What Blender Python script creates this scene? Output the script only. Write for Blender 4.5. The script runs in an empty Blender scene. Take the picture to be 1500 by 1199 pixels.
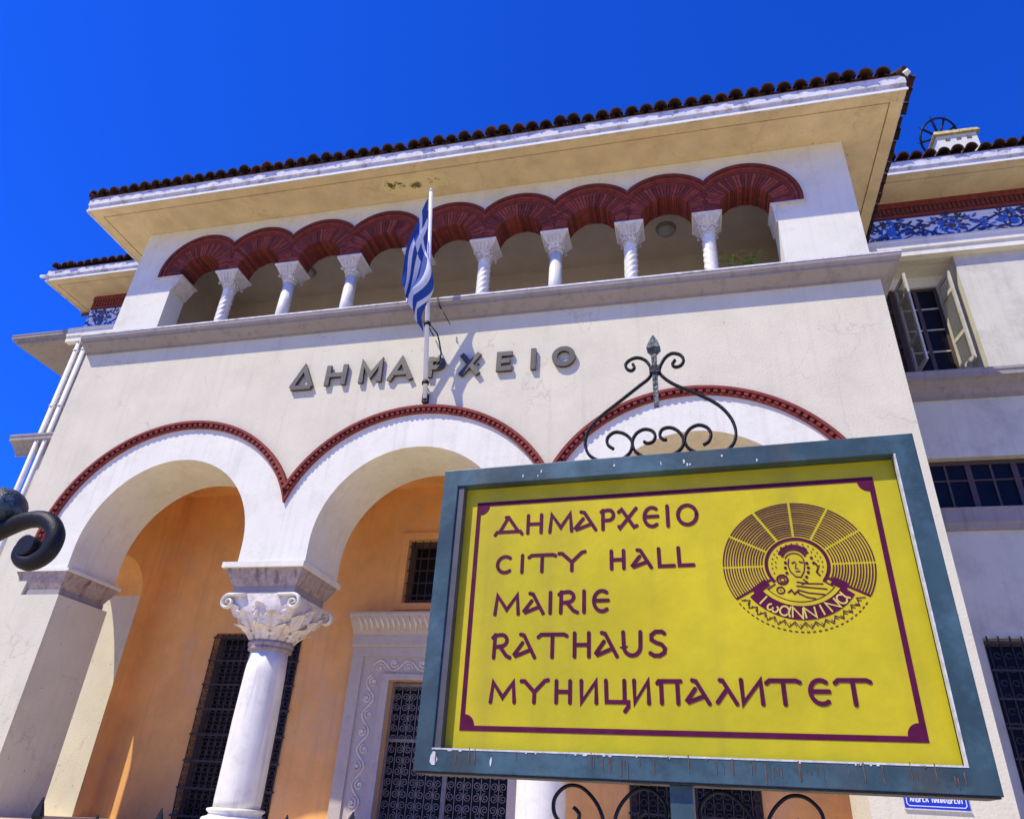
import bpy, bmesh, math, random
from mathutils import Vector, Matrix
from mathutils.geometry import tessellate_polygon
random.seed(7)
sc = bpy.context.scene
col = sc.collection
PI = math.pi

# ------------------------------------------------------------------ camera
YAW, ROLL, PITCH = -.2538, .0609, .5170
cam_d = bpy.data.cameras.new('camera')
cam = bpy.data.objects.new('camera', cam_d); col.objects.link(cam)
cy_, sy_, cp_, sp_ = math.cos(YAW), math.sin(YAW), math.cos(PITCH), math.sin(PITCH)
fw = Vector((sy_*cp_, cy_*cp_, sp_)); rt = Vector((cy_, -sy_, 0)); up = rt.cross(fw)
c_, s_ = math.cos(ROLL), math.sin(ROLL)
r2 = rt*c_+up*s_; u2 = -rt*s_+up*c_
M = Matrix(((r2.x, u2.x, -fw.x), (r2.y, u2.y, -fw.y), (r2.z, u2.z, -fw.z))).to_4x4()
M.translation = (0, -9.84, 1.6)
cam.matrix_world = M
cam_d.sensor_width = 36; cam_d.lens = 36*1046.86/1500
cam_d.clip_start = .05; cam_d.clip_end = 2000
sc.camera = cam

# ------------------------------------------------------------------ sky and sun
SUNV = Vector((-.90, -1.0, 1.85)).normalized()      # towards the sun
elev = math.asin(SUNV.z); azim = math.atan2(SUNV.x, SUNV.y)
w = bpy.data.worlds.new('World'); sc.world = w; w.use_nodes = True
nt = w.node_tree; nt.nodes.clear()
sky = nt.nodes.new('ShaderNodeTexSky'); sky.sky_type = 'NISHITA'; sky.sun_disc = False
sky.sun_elevation = elev; sky.sun_rotation = azim % (2*PI)
sky.air_density = 1.0; sky.dust_density = .2; sky.ozone_density = 4.0; sky.altitude = 500
tint = nt.nodes.new('ShaderNodeMix'); tint.data_type = 'RGBA'; tint.blend_type = 'MULTIPLY'
tint.inputs[0].default_value = 1.0
tint.inputs[7].default_value = (.072, .46, 1.9, 1)
bg = nt.nodes.new('ShaderNodeBackground'); bg.inputs[1].default_value = .15
out = nt.nodes.new('ShaderNodeOutputWorld')
gm = nt.nodes.new('ShaderNodeGamma'); gm.inputs[1].default_value = .92
nt.links.new(sky.outputs[0], gm.inputs[0]); nt.links.new(gm.outputs[0], tint.inputs[6]); nt.links.new(tint.outputs[2], bg.inputs[0]); nt.links.new(bg.outputs[0], out.inputs[0])
sd = bpy.data.lights.new('sun', 'SUN'); sd.energy = 4.9; sd.angle = math.radians(.5); sd.color = (1, .92, .72)
so = bpy.data.objects.new('sun', sd); col.objects.link(so)
so.rotation_euler = SUNV.to_track_quat('Z', 'Y').to_euler(); so.location = (-20, -30, 50)
vs = sc.view_settings; vs.view_transform = 'Standard'; vs.look = 'None'; vs.gamma = 1; vs.use_curve_mapping = False
vs.exposure = .06
sc.cycles.max_bounces = 8; sc.cycles.diffuse_bounces = 6

# ------------------------------------------------------------------ materials
def mat(name, colr, rough=.8, var=.08, vscale=3.0, bump=.0, bscale=60, metal=0, stain=None, stain_amt=.0, stain_scale=1.2, streak=None, streak_amt=0, speck=None, coat=0, spec=.5, stain_lo=.5, stain_hi=.68, rnd=0, crack=0):
    m = bpy.data.materials.new(name); m.use_nodes = True
    n = m.node_tree.nodes; l = m.node_tree.links
    b = n['Principled BSDF']; b.inputs['Roughness'].default_value = rough; b.inputs['Metallic'].default_value = metal
    b.inputs['Specular IOR Level'].default_value = spec
    if coat: b.inputs['Coat Weight'].default_value = coat
    tc = n.new('ShaderNodeTexCoord'); geo = n.new('ShaderNodeNewGeometry')
    vec = geo.outputs['Position']
    nz = n.new('ShaderNodeTexNoise'); nz.inputs['Scale'].default_value = vscale; nz.inputs['Detail'].default_value = 8; nz.inputs['Roughness'].default_value = .65
    l.new(vec, nz.inputs['Vector'])
    ramp = n.new('ShaderNodeMapRange'); ramp.inputs[1].default_value = .3; ramp.inputs[2].default_value = .7
    ramp.inputs[3].default_value = 1-var; ramp.inputs[4].default_value = 1+var
    l.new(nz.outputs[0], ramp.inputs[0])
    oi = n.new('ShaderNodeObjectInfo')
    mul = n.new('ShaderNodeVectorMath'); mul.operation = 'SCALE'
    mul.inputs[0].default_value = colr[:3]; l.new(ramp.outputs[0], mul.inputs['Scale'])
    cur = mul.outputs[0]
    if rnd:
        rm = n.new('ShaderNodeMapRange'); rm.inputs[3].default_value = 1-rnd; rm.inputs[4].default_value = 1+rnd
        l.new(oi.outputs['Random'], rm.inputs[0]); m5 = n.new('ShaderNodeVectorMath'); m5.operation = 'SCALE'
        l.new(cur, m5.inputs[0]); l.new(rm.outputs[0], m5.inputs['Scale']); cur = m5.outputs[0]
    def overlay(mask_socket, colour):
        nonlocal cur
        mx = n.new('ShaderNodeMix'); mx.data_type = 'RGBA'
        l.new(mask_socket, mx.inputs[0]); l.new(cur, mx.inputs[6]); mx.inputs[7].default_value = (*colour[:3], 1)
        cur = mx.outputs[2]
    if stain:
        n2 = n.new('ShaderNodeTexNoise'); n2.inputs['Scale'].default_value = stain_scale; n2.inputs['Detail'].default_value = 10; n2.inputs['Roughness'].default_value = .7
        l.new(vec, n2.inputs['Vector'])
        r = n.new('ShaderNodeMapRange'); r.inputs[1].default_value = stain_lo; r.inputs[2].default_value = stain_hi; r.inputs[3].default_value = 0; r.inputs[4].default_value = stain_amt
        l.new(n2.outputs[0], r.inputs[0]); overlay(r.outputs[0], stain)
    if streak:
        mp = n.new('ShaderNodeMapping'); mp.inputs['Scale'].default_value = (9, 9, .5)
        l.new(vec, mp.inputs['Vector'])
        n3 = n.new('ShaderNodeTexNoise'); n3.inputs['Scale'].default_value = 1.0; n3.inputs['Detail'].default_value = 6
        l.new(mp.outputs[0], n3.inputs['Vector'])
        r = n.new('ShaderNodeMapRange'); r.inputs[1].default_value = .52; r.inputs[2].default_value = .72; r.inputs[3].default_value = 0; r.inputs[4].default_value = streak_amt
        l.new(n3.outputs[0], r.inputs[0]); overlay(r.outputs[0], streak)
    if crack:
        dn_ = n.new('ShaderNodeTexNoise'); dn_.inputs['Scale'].default_value = 2.2; dn_.inputs['Detail'].default_value = 8
        l.new(vec, dn_.inputs['Vector'])
        ad = n.new('ShaderNodeVectorMath'); ad.operation = 'MULTIPLY_ADD'; ad.inputs[1].default_value = (.9, .9, .9)
        l.new(dn_.outputs['Color'], ad.inputs[0]); l.new(vec, ad.inputs[2])
        vo = n.new('ShaderNodeTexVoronoi'); vo.feature = 'DISTANCE_TO_EDGE'; vo.inputs['Scale'].default_value = .55
        l.new(ad.outputs[0], vo.inputs['Vector'])
        r1 = n.new('ShaderNodeMapRange'); r1.inputs[1].default_value = .002; r1.inputs[2].default_value = .010; r1.inputs[3].default_value = 1; r1.inputs[4].default_value = 0
        l.new(vo.outputs['Distance'], r1.inputs[0])
        n9 = n.new('ShaderNodeTexNoise'); n9.inputs['Scale'].default_value = .8; l.new(vec, n9.inputs['Vector'])
        r3 = n.new('ShaderNodeMapRange'); r3.inputs[1].default_value = .50; r3.inputs[2].default_value = .58; r3.inputs[4].default_value = crack
        l.new(n9.outputs[0], r3.inputs[0])
        mm = n.new('ShaderNodeMath'); mm.operation = 'MULTIPLY'; l.new(r1.outputs[0], mm.inputs[0]); l.new(r3.outputs[0], mm.inputs[1])
        overlay(mm.outputs[0], (.22, .18, .14))
    if speck:
        v = n.new('ShaderNodeTexNoise'); v.inputs['Scale'].default_value = 14; v.inputs['Detail'].default_value = 3
        l.new(vec, v.inputs['Vector'])
        r = n.new('ShaderNodeMapRange'); r.inputs[1].default_value = .70; r.inputs[2].default_value = .74; r.inputs[3].default_value = 0; r.inputs[4].default_value = .8
        l.new(v.outputs[0], r.inputs[0]); overlay(r.outputs[0], speck)
    l.new(cur, b.inputs['Base Color'])
    if bump:
        nb = n.new('ShaderNodeTexNoise'); nb.inputs['Scale'].default_value = bscale; nb.inputs['Detail'].default_value = 6
        l.new(vec, nb.inputs['Vector'])
        bp = n.new('ShaderNodeBump'); bp.inputs['Strength'].default_value = bump; bp.inputs['Distance'].default_value = .02
        l.new(nb.outputs[0], bp.inputs['Height']); l.new(bp.outputs[0], b.inputs['Normal'])
    return m

def carved(name, colr, scale=14, rough=.75, strength=.9, dirt=(.12, .08, .06)):
    """stone with carved foliage relief"""
    m = mat(name, colr, rough, .12, 5)
    n = m.node_tree.nodes; l = m.node_tree.links; b = n['Principled BSDF']
    geo = n.new('ShaderNodeNewGeometry')
    v = n.new('ShaderNodeTexVoronoi'); v.feature = 'SMOOTH_F1'; v.inputs['Scale'].default_value = scale; v.inputs['Smoothness'].default_value = .5
    nz = n.new('ShaderNodeTexNoise'); nz.inputs['Scale'].default_value = scale*.8; nz.inputs['Detail'].default_value = 3; nz.inputs['Distortion'].default_value = 1.5
    l.new(geo.outputs['Position'], v.inputs['Vector']); l.new(geo.outputs['Position'], nz.inputs['Vector'])
    wv = n.new('ShaderNodeMath'); wv.operation = 'MULTIPLY'; l.new(v.outputs['Distance'], wv.inputs[0]); wv.inputs[1].default_value = 16
    sn = n.new('ShaderNodeMath'); sn.operation = 'SINE'; l.new(wv.outputs[0], sn.inputs[0])
    ad = n.new('ShaderNodeMath'); ad.operation = 'ADD'; l.new(sn.outputs[0], ad.inputs[0])
    m2 = n.new('ShaderNodeMath'); m2.operation = 'MULTIPLY'; l.new(nz.outputs[0], m2.inputs[0]); m2.inputs[1].default_value = 3; l.new(m2.outputs[0], ad.inputs[1])
    bp = n.new('ShaderNodeBump'); bp.inputs['Strength'].default_value = strength; bp.inputs['Distance'].default_value = .012
    l.new(ad.outputs[0], bp.inputs['Height']); l.new(bp.outputs[0], b.inputs['Normal'])
    r = n.new('ShaderNodeMapRange'); r.inputs[1].default_value = 1.6; r.inputs[2].default_value = .5; r.inputs[3].default_value = 0; r.inputs[4].default_value = .45
    l.new(ad.outputs[0], r.inputs[0])
    old = b.inputs['Base Color'].links[0].from_socket
    mx = n.new('ShaderNodeMix'); mx.data_type = 'RGBA'; l.new(r.outputs[0], mx.inputs[0]); l.new(old, mx.inputs[6]); mx.inputs[7].default_value = (*dirt, 1)
    l.new(mx.outputs[2], b.inputs['Base Color'])
    return m

M_ = {}
M_['cream'] = mat('cream_stucco', (.67, .625, .455), .9, .06, 1.3, .3, 30, stain=(.50, .44, .32), stain_amt=.35, stain_scale=.9, streak=(.40, .35, .26), streak_amt=.16, speck=(.30, .25, .20), crack=.22)
M_['white'] = mat('white_paint', (.77, .75, .62), .85, .05, 2, .25, 40, stain=(.55, .50, .43), stain_amt=.4, stain_scale=1.6, streak=(.42, .38, .33), streak_amt=.2)
M_['whiteup'] = mat('upper_white_stucco', (.74, .72, .59), .9, .05, 1.5, .3, 35, stain=(.5, .46, .38), stain_amt=.45, stain_scale=1.4, streak=(.45, .40, .34), streak_amt=.15)
M_['wing'] = mat('greyish_wing_stucco', (.62, .60, .48), .9, .08, 1.5, .3, 35, stain=(.36, .33, .28), stain_amt=.5, stain_scale=1.1, streak=(.34, .31, .27), streak_amt=.2)
M_['soffit'] = mat('soffit_plaster', (.68, .55, .32), .9, .14, 1.6, .3, 25, stain=(.50, .36, .18), stain_amt=.5, stain_scale=2.2, speck=(.40, .30, .12), crack=.25)
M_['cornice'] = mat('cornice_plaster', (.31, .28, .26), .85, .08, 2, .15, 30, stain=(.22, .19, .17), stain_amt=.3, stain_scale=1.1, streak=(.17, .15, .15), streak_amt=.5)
M_['edge'] = mat('cornice_edge_paint', (.68, .66, .66), .8, .18, 7, .3, 40, stain=(.2, .18, .17), stain_amt=.7, stain_scale=5)
M_['fascia'] = mat('fascia_render', (.62, .62, .66), .85, .15, 5, .3, 30, stain=(.16, .14, .13), stain_amt=.75, stain_scale=6)
M_['orange'] = mat('orange_plaster', (.80, .42, .135), .9, .16, 1.2, .3, 30, stain=(.66, .44, .27), stain_amt=.7, stain_scale=.8, streak=(.5, .30, .15), streak_amt=.3)
M_['loggia'] = mat('loggia_plaster', (.64, .56, .44), .9, .10, 1.4, .2, 30)
M_['brick'] = mat('red_brick', (.21, .034, .024), .85, .35, 9, .5, 90, stain=(.10, .015, .012), stain_amt=.7, stain_scale=14, rnd=.3)
M_['brick_b'] = mat('dark_red_brick', (.15, .024, .018), .85, .35, 9, .5, 90, stain=(.07, .012, .01), stain_amt=.7, stain_scale=14, rnd=.3)
M_['brick_c'] = mat('bright_red_brick', (.26, .05, .032), .85, .35, 9, .5, 90)
M_['mortar'] = mat('dark_mortar', (.15, .045, .036), .9, .3, 20, .4, 80)
M_['hood'] = mat('hood_brick', (.22, .030, .022), .8, .3, 9, .4, 90, stain=(.09, .012, .012), stain_amt=.6, stain_scale=10)
M_['tile'] = mat('roof_tile_clay', (.055, .021, .015), .9, .4, 6, .6, 60, stain=(.02, .014, .012), stain_amt=.9, stain_scale=7, speck=(.22, .20, .10), rnd=.55)
M_['marble'] = mat('white_marble', (.80, .78, .66), .45, .07, 3, .1, 40, stain=(.52, .47, .42), stain_amt=.5, stain_scale=3.2, streak=(.46, .41, .38), streak_amt=.6)
M_['carved'] = carved('carved_marble', (.58, .50, .43), 13)
M_['capital'] = carved('carved_capital_marble', (.78, .73, .66), 10, strength=.9, dirt=(.24, .14, .09))
M_['impost'] = mat('veined_impost_marble', (.38, .31, .28), .7, .25, 14, .5, 40, stain=(.24, .12, .10), stain_amt=.5, stain_scale=5, streak=(.13, .09, .08), streak_amt=.9)
M_['pale_impost'] = mat('pale_plaster_impost', (.64, .60, .52), .8, .12, 8, .4, 40, stain=(.3, .25, .2), stain_amt=.5, stain_scale=7)
M_['stone_w'] = mat('weathered_capital_marble', (.74, .69, .61), .7, .14, 6, .4, 50, stain=(.36, .22, .15), stain_amt=.6, stain_scale=5)
M_['stone'] = mat('grey_door_stone', (.50, .45, .40), .7, .15, 5, .3, 40, stain=(.25, .2, .17), stain_amt=.5, stain_scale=5)
M_['glass'] = mat('dark_window_glass', (.008, .008, .010), .3, .3, 3, .15, 2, spec=.14)
M_['iron'] = mat('black_wrought_iron', (.007, .007, .009), .5, .3, 20, .2, 120, spec=.28)
M_['grille'] = mat('grey_door_ironwork', (.22, .19, .17), .5, .25, 12, .2, 100, metal=.3)
M_['grille_dk'] = mat('rusty_window_ironwork', (.04, .028, .024), .6, .3, 12)
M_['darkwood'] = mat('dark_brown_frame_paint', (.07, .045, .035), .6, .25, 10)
M_['shutter'] = mat('ivory_shutter_paint', (.56, .54, .44), .6, .12, 9, stain=(.3, .26, .18), stain_amt=.5, stain_scale=8)
M_['slat'] = mat('olive_shutter_slats', (.34, .32, .22), .7, .2, 12)
M_['pipe'] = mat('white_drainpipe', (.74, .72, .70), .5, .1, 6)
M_['pole'] = mat('flagpole_paint', (.72, .73, .78), .35, .08, 8)
M_['letter'] = mat('bronze_brown_letter', (.055, .045, .042), .5, .2, 14, .2, 80)
M_['fblue'] = mat('flag_blue_cloth', (.012, .055, .26), .8, .12, 9)
M_['fwhite'] = mat('flag_white_cloth', (.62, .64, .68), .8, .05, 9)
M_['ground'] = mat('stone_paving', (.55, .46, .28), .9, .2, .6, .3, 8)
M_['podium'] = mat('podium_stone', (.66, .54, .34), .8, .15, 1.5, .2, 20)
M_['leaf'] = mat('leaf_green', (.16, .28, .03), .6, .4, 12)
M_['pot'] = mat('terracotta_pot', (.25, .10, .05), .8, .2, 9)
M_['lamp'] = mat('frosted_lamp_glass', (.42, .42, .40), .35, .05, 9)
M_['lichen'] = mat('lichen_stone', (.52, .44, .18), .9, .35, 9, .5, 40, stain=(.22, .12, .06), stain_amt=.8, stain_scale=6)
M_['green'] = mat('blue_green_frame_paint', (.034, .070, .080), .42, .35, 6, .04, 70, stain=(.12, .24, .30), stain_amt=.35, stain_scale=5, streak=(.10, .07, .04), streak_amt=.35, spec=.35)
M_['rust'] = mat('rusty_paint_chip', (.12, .075, .05), .8, .4, 60)
M_['chip'] = mat('bare_metal_and_sunlit_edge', (.55, .55, .52), .5, .3, 60)
M_['yellow'] = mat('yellow_sign_board', (.55, .445, .012), .42, .14, 5, .06, 30, stain=(.38, .36, .012), stain_amt=.8, stain_scale=2.6, stain_lo=.38, stain_hi=.7, streak=(.33, .27, .03), streak_amt=.5, spec=.2)
M_['purple'] = mat('purple_sign_print', (.085, .004, .036), .6, .25, 30, spec=.15)
M_['yprint'] = mat('yellow_print_on_band', (.62, .50, .10), .5, .1, 30, spec=.3)
M_['innerdark'] = mat('grey_back_and_unlit_side', (.07, .07, .075), .5, .2, 20)
M_['enamel'] = mat('blue_enamel', (.012, .03, .42), .3, .1, 9, coat=.4)
M_['ewhite'] = mat('white_enamel', (.78, .80, .85), .3, .05, 9)
M_['frieze'] = mat('white_glazed_ceramic', (.66, .70, .76), .3, .12, 12)
M_['fz_dark'] = mat('navy_glaze', (.012, .035, .12), .3, .3, 20)
M_['fz_mid'] = mat('cobalt_glaze', (.03, .14, .50), .3, .3, 20)
M_['fz_brown'] = mat('brown_glaze', (.09, .05, .05), .4, .3, 20)
M_['lamp_iron'] = mat('verdigris_cast_iron', (.02, .035, .045), .45, .4, 14, .5, 60, stain=(.14, .22, .26), stain_amt=.7, stain_scale=14)
M_['mold'] = mat('mouldy_plaster', (.66, .58, .24), .9, .3, 8, .7, 30, stain=(.05, .06, .008), stain_amt=1, stain_scale=4, stain_lo=.47, stain_hi=.58)

def damp_patch(m, c, sx, sy):
    """damp, mouldy area of peeling plaster around point c of a soffit"""
    n = m.node_tree.nodes; l = m.node_tree.links; b = n['Principled BSDF']
    geo = n.new('ShaderNodeNewGeometry')
    mp = n.new('ShaderNodeMapping'); mp.inputs['Location'].default_value = (-c[0]/sx, -c[1]/sy, 0); mp.inputs['Scale'].default_value = (1/sx, 1/sy, 0)
    l.new(geo.outputs['Position'], mp.inputs['Vector'])
    ln = n.new('ShaderNodeVectorMath'); ln.operation = 'LENGTH'; l.new(mp.outputs[0], ln.inputs[0])
    nz = n.new('ShaderNodeTexNoise'); nz.inputs['Scale'].default_value = 2.6; nz.inputs['Detail'].default_value = 9; nz.inputs['Roughness'].default_value = .7
    l.new(geo.outputs['Position'], nz.inputs['Vector'])
    def layer(k, lo, hi, colour, amt):
        ma = n.new('ShaderNodeMath'); ma.operation = 'MULTIPLY_ADD'; ma.inputs[1].default_value = k; l.new(nz.outputs[0], ma.inputs[0])
        l.new(ln.outputs['Value'], ma.inputs[2])
        r = n.new('ShaderNodeMapRange'); r.inputs[1].default_value = lo; r.inputs[2].default_value = hi; r.inputs[3].default_value = amt; r.inputs[4].default_value = 0
        l.new(ma.outputs[0], r.inputs[0])
        old = b.inputs['Base Color'].links[0].from_socket
        mx = n.new('ShaderNodeMix'); mx.data_type = 'RGBA'; l.new(r.outputs[0], mx.inputs[0]); l.new(old, mx.inputs[6]); mx.inputs[7].default_value = (*colour, 1)
        l.new(mx.outputs[2], b.inputs['Base Color'])
    layer(2.2, 1.85, 2.0, (.76, .66, .33), .7)
    layer(2.8, 1.72, 1.80, (.30, .22, .10), .55)
    layer(5.0, 2.62, 2.85, (.07, .08, .012), .92)
damp_patch(M_['soffit'], (-4.75, -.40), .85, .34)

# ------------------------------------------------------------------ mesh helpers
class MB:
    def __init__(s): s.v = []; s.f = []; s.mi = []; s.sm = []
    def add(s, vs_, fs, mi=0, smooth=False):
        o = len(s.v); s.v += [tuple(v) for v in vs_]
        for f in fs: s.f.append([i+o for i in f]); s.mi.append(mi); s.sm.append(smooth)
        return s
    def box(s, x0, x1, y0, y1, z0, z1, mi=0):
        return s.add([(x, y, z) for x in (x0, x1) for y in (y0, y1) for z in (z0, z1)],
              [(0,1,3,2),(4,6,7,5),(0,4,5,1),(2,3,7,6),(0,2,6,4),(1,5,7,3)], mi)
    def hexa(s, bot, top, mi=0):
        """bot/top: 4 points each, same winding"""
        return s.add(list(bot)+list(top), [(3,2,1,0),(4,5,6,7),(0,1,5,4),(1,2,6,5),(2,3,7,6),(3,0,4,7)], mi)
    def prism(s, poly, y0, y1, mi=0, smooth_side=False):
        """poly in (x,z), extruded along y"""
        n = len(poly); tri = tessellate_polygon([[Vector((p[0], p[1], 0)) for p in poly]])
        s.add([(p[0], y0, p[1]) for p in poly], [t for t in tri], mi)
        s.add([(p[0], y1, p[1]) for p in poly], [tuple(reversed(t)) for t in tri], mi)
        vs2 = [(p[0], y0, p[1]) for p in poly]+[(p[0], y1, p[1]) for p in poly]
        s.add(vs2, [(i, (i+1) % n, n+(i+1) % n, n+i) for i in range(n)], mi, smooth_side)
        return s
    def profile_x(s, prof, x0, x1, mi=0, mitre0=0, mitre1=0):
        """closed profile of (y,z), swept along x; mitre: x grows by -y*mitre at the ends"""
        n = len(prof)
        a = [(x0+p[0]*mitre0, p[0], p[1]) for p in prof]; b = [(x1-p[0]*mitre1, p[0], p[1]) for p in prof]
        tri = tessellate_polygon([[Vector((p[0], p[1], 0)) for p in prof]])
        s.add(a, list(tri), mi); s.add(b, [tuple(reversed(t)) for t in tri], mi)
        return s.add(a+b, [(i, (i+1) % n, n+(i+1) % n, n+i) for i in range(n)], mi)
    def profile_y(s, prof, y0, y1, mi=0, mitre0=0, xr=0, sgn=1):
        """closed profile of (dx,z) swept along y; dx outward from xr; first end mitred"""
        n = len(prof)
        a = [(xr+sgn*p[0], y0-p[0]*mitre0, p[1]) for p in prof]; b = [(xr+sgn*p[0], y1, p[1]) for p in prof]
        tri = tessellate_polygon([[Vector((p[0], p[1], 0)) for p in prof]])
        s.add(a, list(tri), mi); s.add(b, [tuple(reversed(t)) for t in tri], mi)
        return s.add(a+b, [(i, (i+1) % n, n+(i+1) % n, n+i) for i in range(n)], mi)
    def ring_arc(s, cx, cz, r0, r1, a0, a1, y0, y1, n=48, clip=None, mi=0, ex=1.0):
        """arch ring in the xz plane; clip(x)->bool keeps a segment"""
        for i in range(n):
            t0 = a0+(a1-a0)*i/n; t1 = a0+(a1-a0)*(i+1)/n
            q = [(cx+ex*r*math.cos(t), cz+r*math.sin(t)) for r, t in ((r0,t0),(r1,t0),(r1,t1),(r0,t1))]
            if clip:
                lo, hi = clip
                if all(p[0] <= lo for p in q) or all(p[0] >= hi for p in q): continue
                q = [(min(max(p[0], lo), hi), p[1]) for p in q]
            s.add([(p[0], y0, p[1]) for p in q]+[(p[0], y1, p[1]) for p in q],
                  [(0,1,2,3),(7,6,5,4),(0,3,7,4),(1,5,6,2)]+([(0,4,5,1)] if i == 0 else [])+([(3,2,6,7)] if i == n-1 else []), mi)
        return s
    def lathe(s, prof, cx, cy, n=24, mi=0, smooth=True, fn=None):
        """prof: (r,z) list"""
        m = len(prof); vs2 = []
        for k, (r, z) in enumerate(prof):
            for i in range(n):
                t = 2*PI*i/n; rr = r*(fn(t, z) if fn else 1)
                vs2.append((cx+rr*math.cos(t), cy+rr*math.sin(t), z))
        fs = [(k*n+i, k*n+(i+1) % n, (k+1)*n+(i+1) % n, (k+1)*n+i) for k in range(m-1) for i in range(n)]
        s.add(vs2, fs, mi, smooth)
        s.add([vs2[i] for i in range(n)], [tuple(range(n-1, -1, -1))], mi); s.add([vs2[(m-1)*n+i] for i in range(n)], [tuple(range(n))], mi)
        return s
    def tube(s, pts, r, k=6, mi=0, flat=None):
        """tube along 3d pts; r number or list; flat=(a,b) uses an elliptic section"""
        pts = [Vector(p) for p in pts]; n = len(pts); rs = r if isinstance(r, (list, tuple)) else [r]*n
        ref = Vector((0, 1, 0)); vs2 = []
        for i, p in enumerate(pts):
            d = (pts[min(i+1, n-1)]-pts[max(i-1, 0)]).normalized()
            a = ref.cross(d)
            if a.length < 1e-4: a = Vector((1, 0, 0)).cross(d)
            a.normalize(); b = d.cross(a)
            fa, fb = flat if flat else (1, 1)
            for j in range(k):
                t = 2*PI*(j+.5)/k
                vs2.append(p+a*math.cos(t)*rs[i]*fa+b*math.sin(t)*rs[i]*fb)
        fs = [(i*k+j, i*k+(j+1) % k, (i+1)*k+(j+1) % k, (i+1)*k+j) for i in range(n-1) for j in range(k)]
        s.add(vs2, fs, mi, k > 4)
        s.add(vs2[:k], [tuple(range(k-1, -1, -1))], mi); s.add(vs2[-k:], [tuple(range(k))], mi)
        return s
    def stroke(s, pts, wd, y0, y1, mi=0, xf=None, cap=True):
        """a band of width wd along 2d pts, extruded y0..y1, mitred; xf maps (x,z)->(x,z)"""
        P = [Vector(p) for p in pts]
        closed = (P[0]-P[-1]).length < 1e-6
        if closed: P = P[:-1]
        n = len(P); L = []; Rr = []
        for i in range(n):
            a = P[i-1] if (i > 0 or closed) else None; b = P[(i+1) % n] if (i < n-1 or closed) else None
            if a is None: d = (b-P[i]).normalized(); nn = Vector((-d.y, d.x)); m = 1
            elif b is None: d = (P[i]-a).normalized(); nn = Vector((-d.y, d.x)); m = 1
            else:
                d1 = (P[i]-a).normalized(); d2 = (b-P[i]).normalized()
                n1 = Vector((-d1.y, d1.x)); n2 = Vector((-d2.y, d2.x)); nn = (n1+n2)
                if nn.length < .05: nn = n1
                nn.normalize(); m = 1/max(.45, nn.dot(n1))
            L.append(P[i]+nn*wd/2*m); Rr.append(P[i]-nn*wd/2*m)
        f = xf or (lambda p: (p[0], p[1]))
        L = [f(p) for p in L]; Rr = [f(p) for p in Rr]
        segs = range(n if closed else n-1)
        vs2 = [(p[0], y0, p[1]) for p in L]+[(p[0], y0, p[1]) for p in Rr]+[(p[0], y1, p[1]) for p in L]+[(p[0], y1, p[1]) for p in Rr]
        fs = []
        for i in segs:
            j = (i+1) % n
            fs += [(i, j, n+j, n+i), (2*n+i, 3*n+i, 3*n+j, 2*n+j), (i, 2*n+i, 2*n+j, j), (n+i, n+j, 3*n+j, 3*n+i)]
        if not closed: fs += [(0, n, 3*n, 2*n), (n-1, 3*n-1, 4*n-1, 2*n-1)]
        return s.add(vs2, fs, mi)
    def build(s, name, mats, parent=None, fix=True, **props):
        me = bpy.data.meshes.new(name); me.from_pydata(s.v, [], s.f)
        if not isinstance(mats, (list, tuple)): mats = [mats]
        for m in mats: me.materials.append(m)
        me.polygons.foreach_set('material_index', s.mi); me.polygons.foreach_set('use_smooth', s.sm)
        me.update()
        if fix:
            bm = bmesh.new(); bm.from_mesh(me); bmesh.ops.remove_doubles(bm, verts=bm.verts, dist=1e-5)
            bmesh.ops.recalc_face_normals(bm, faces=bm.faces); bm.to_mesh(me); bm.free()
        o = bpy.data.objects.new(name, me); col.objects.link(o)
        if parent: o.parent = parent
        for k, v in props.items(): o[k] = v
        return o

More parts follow.
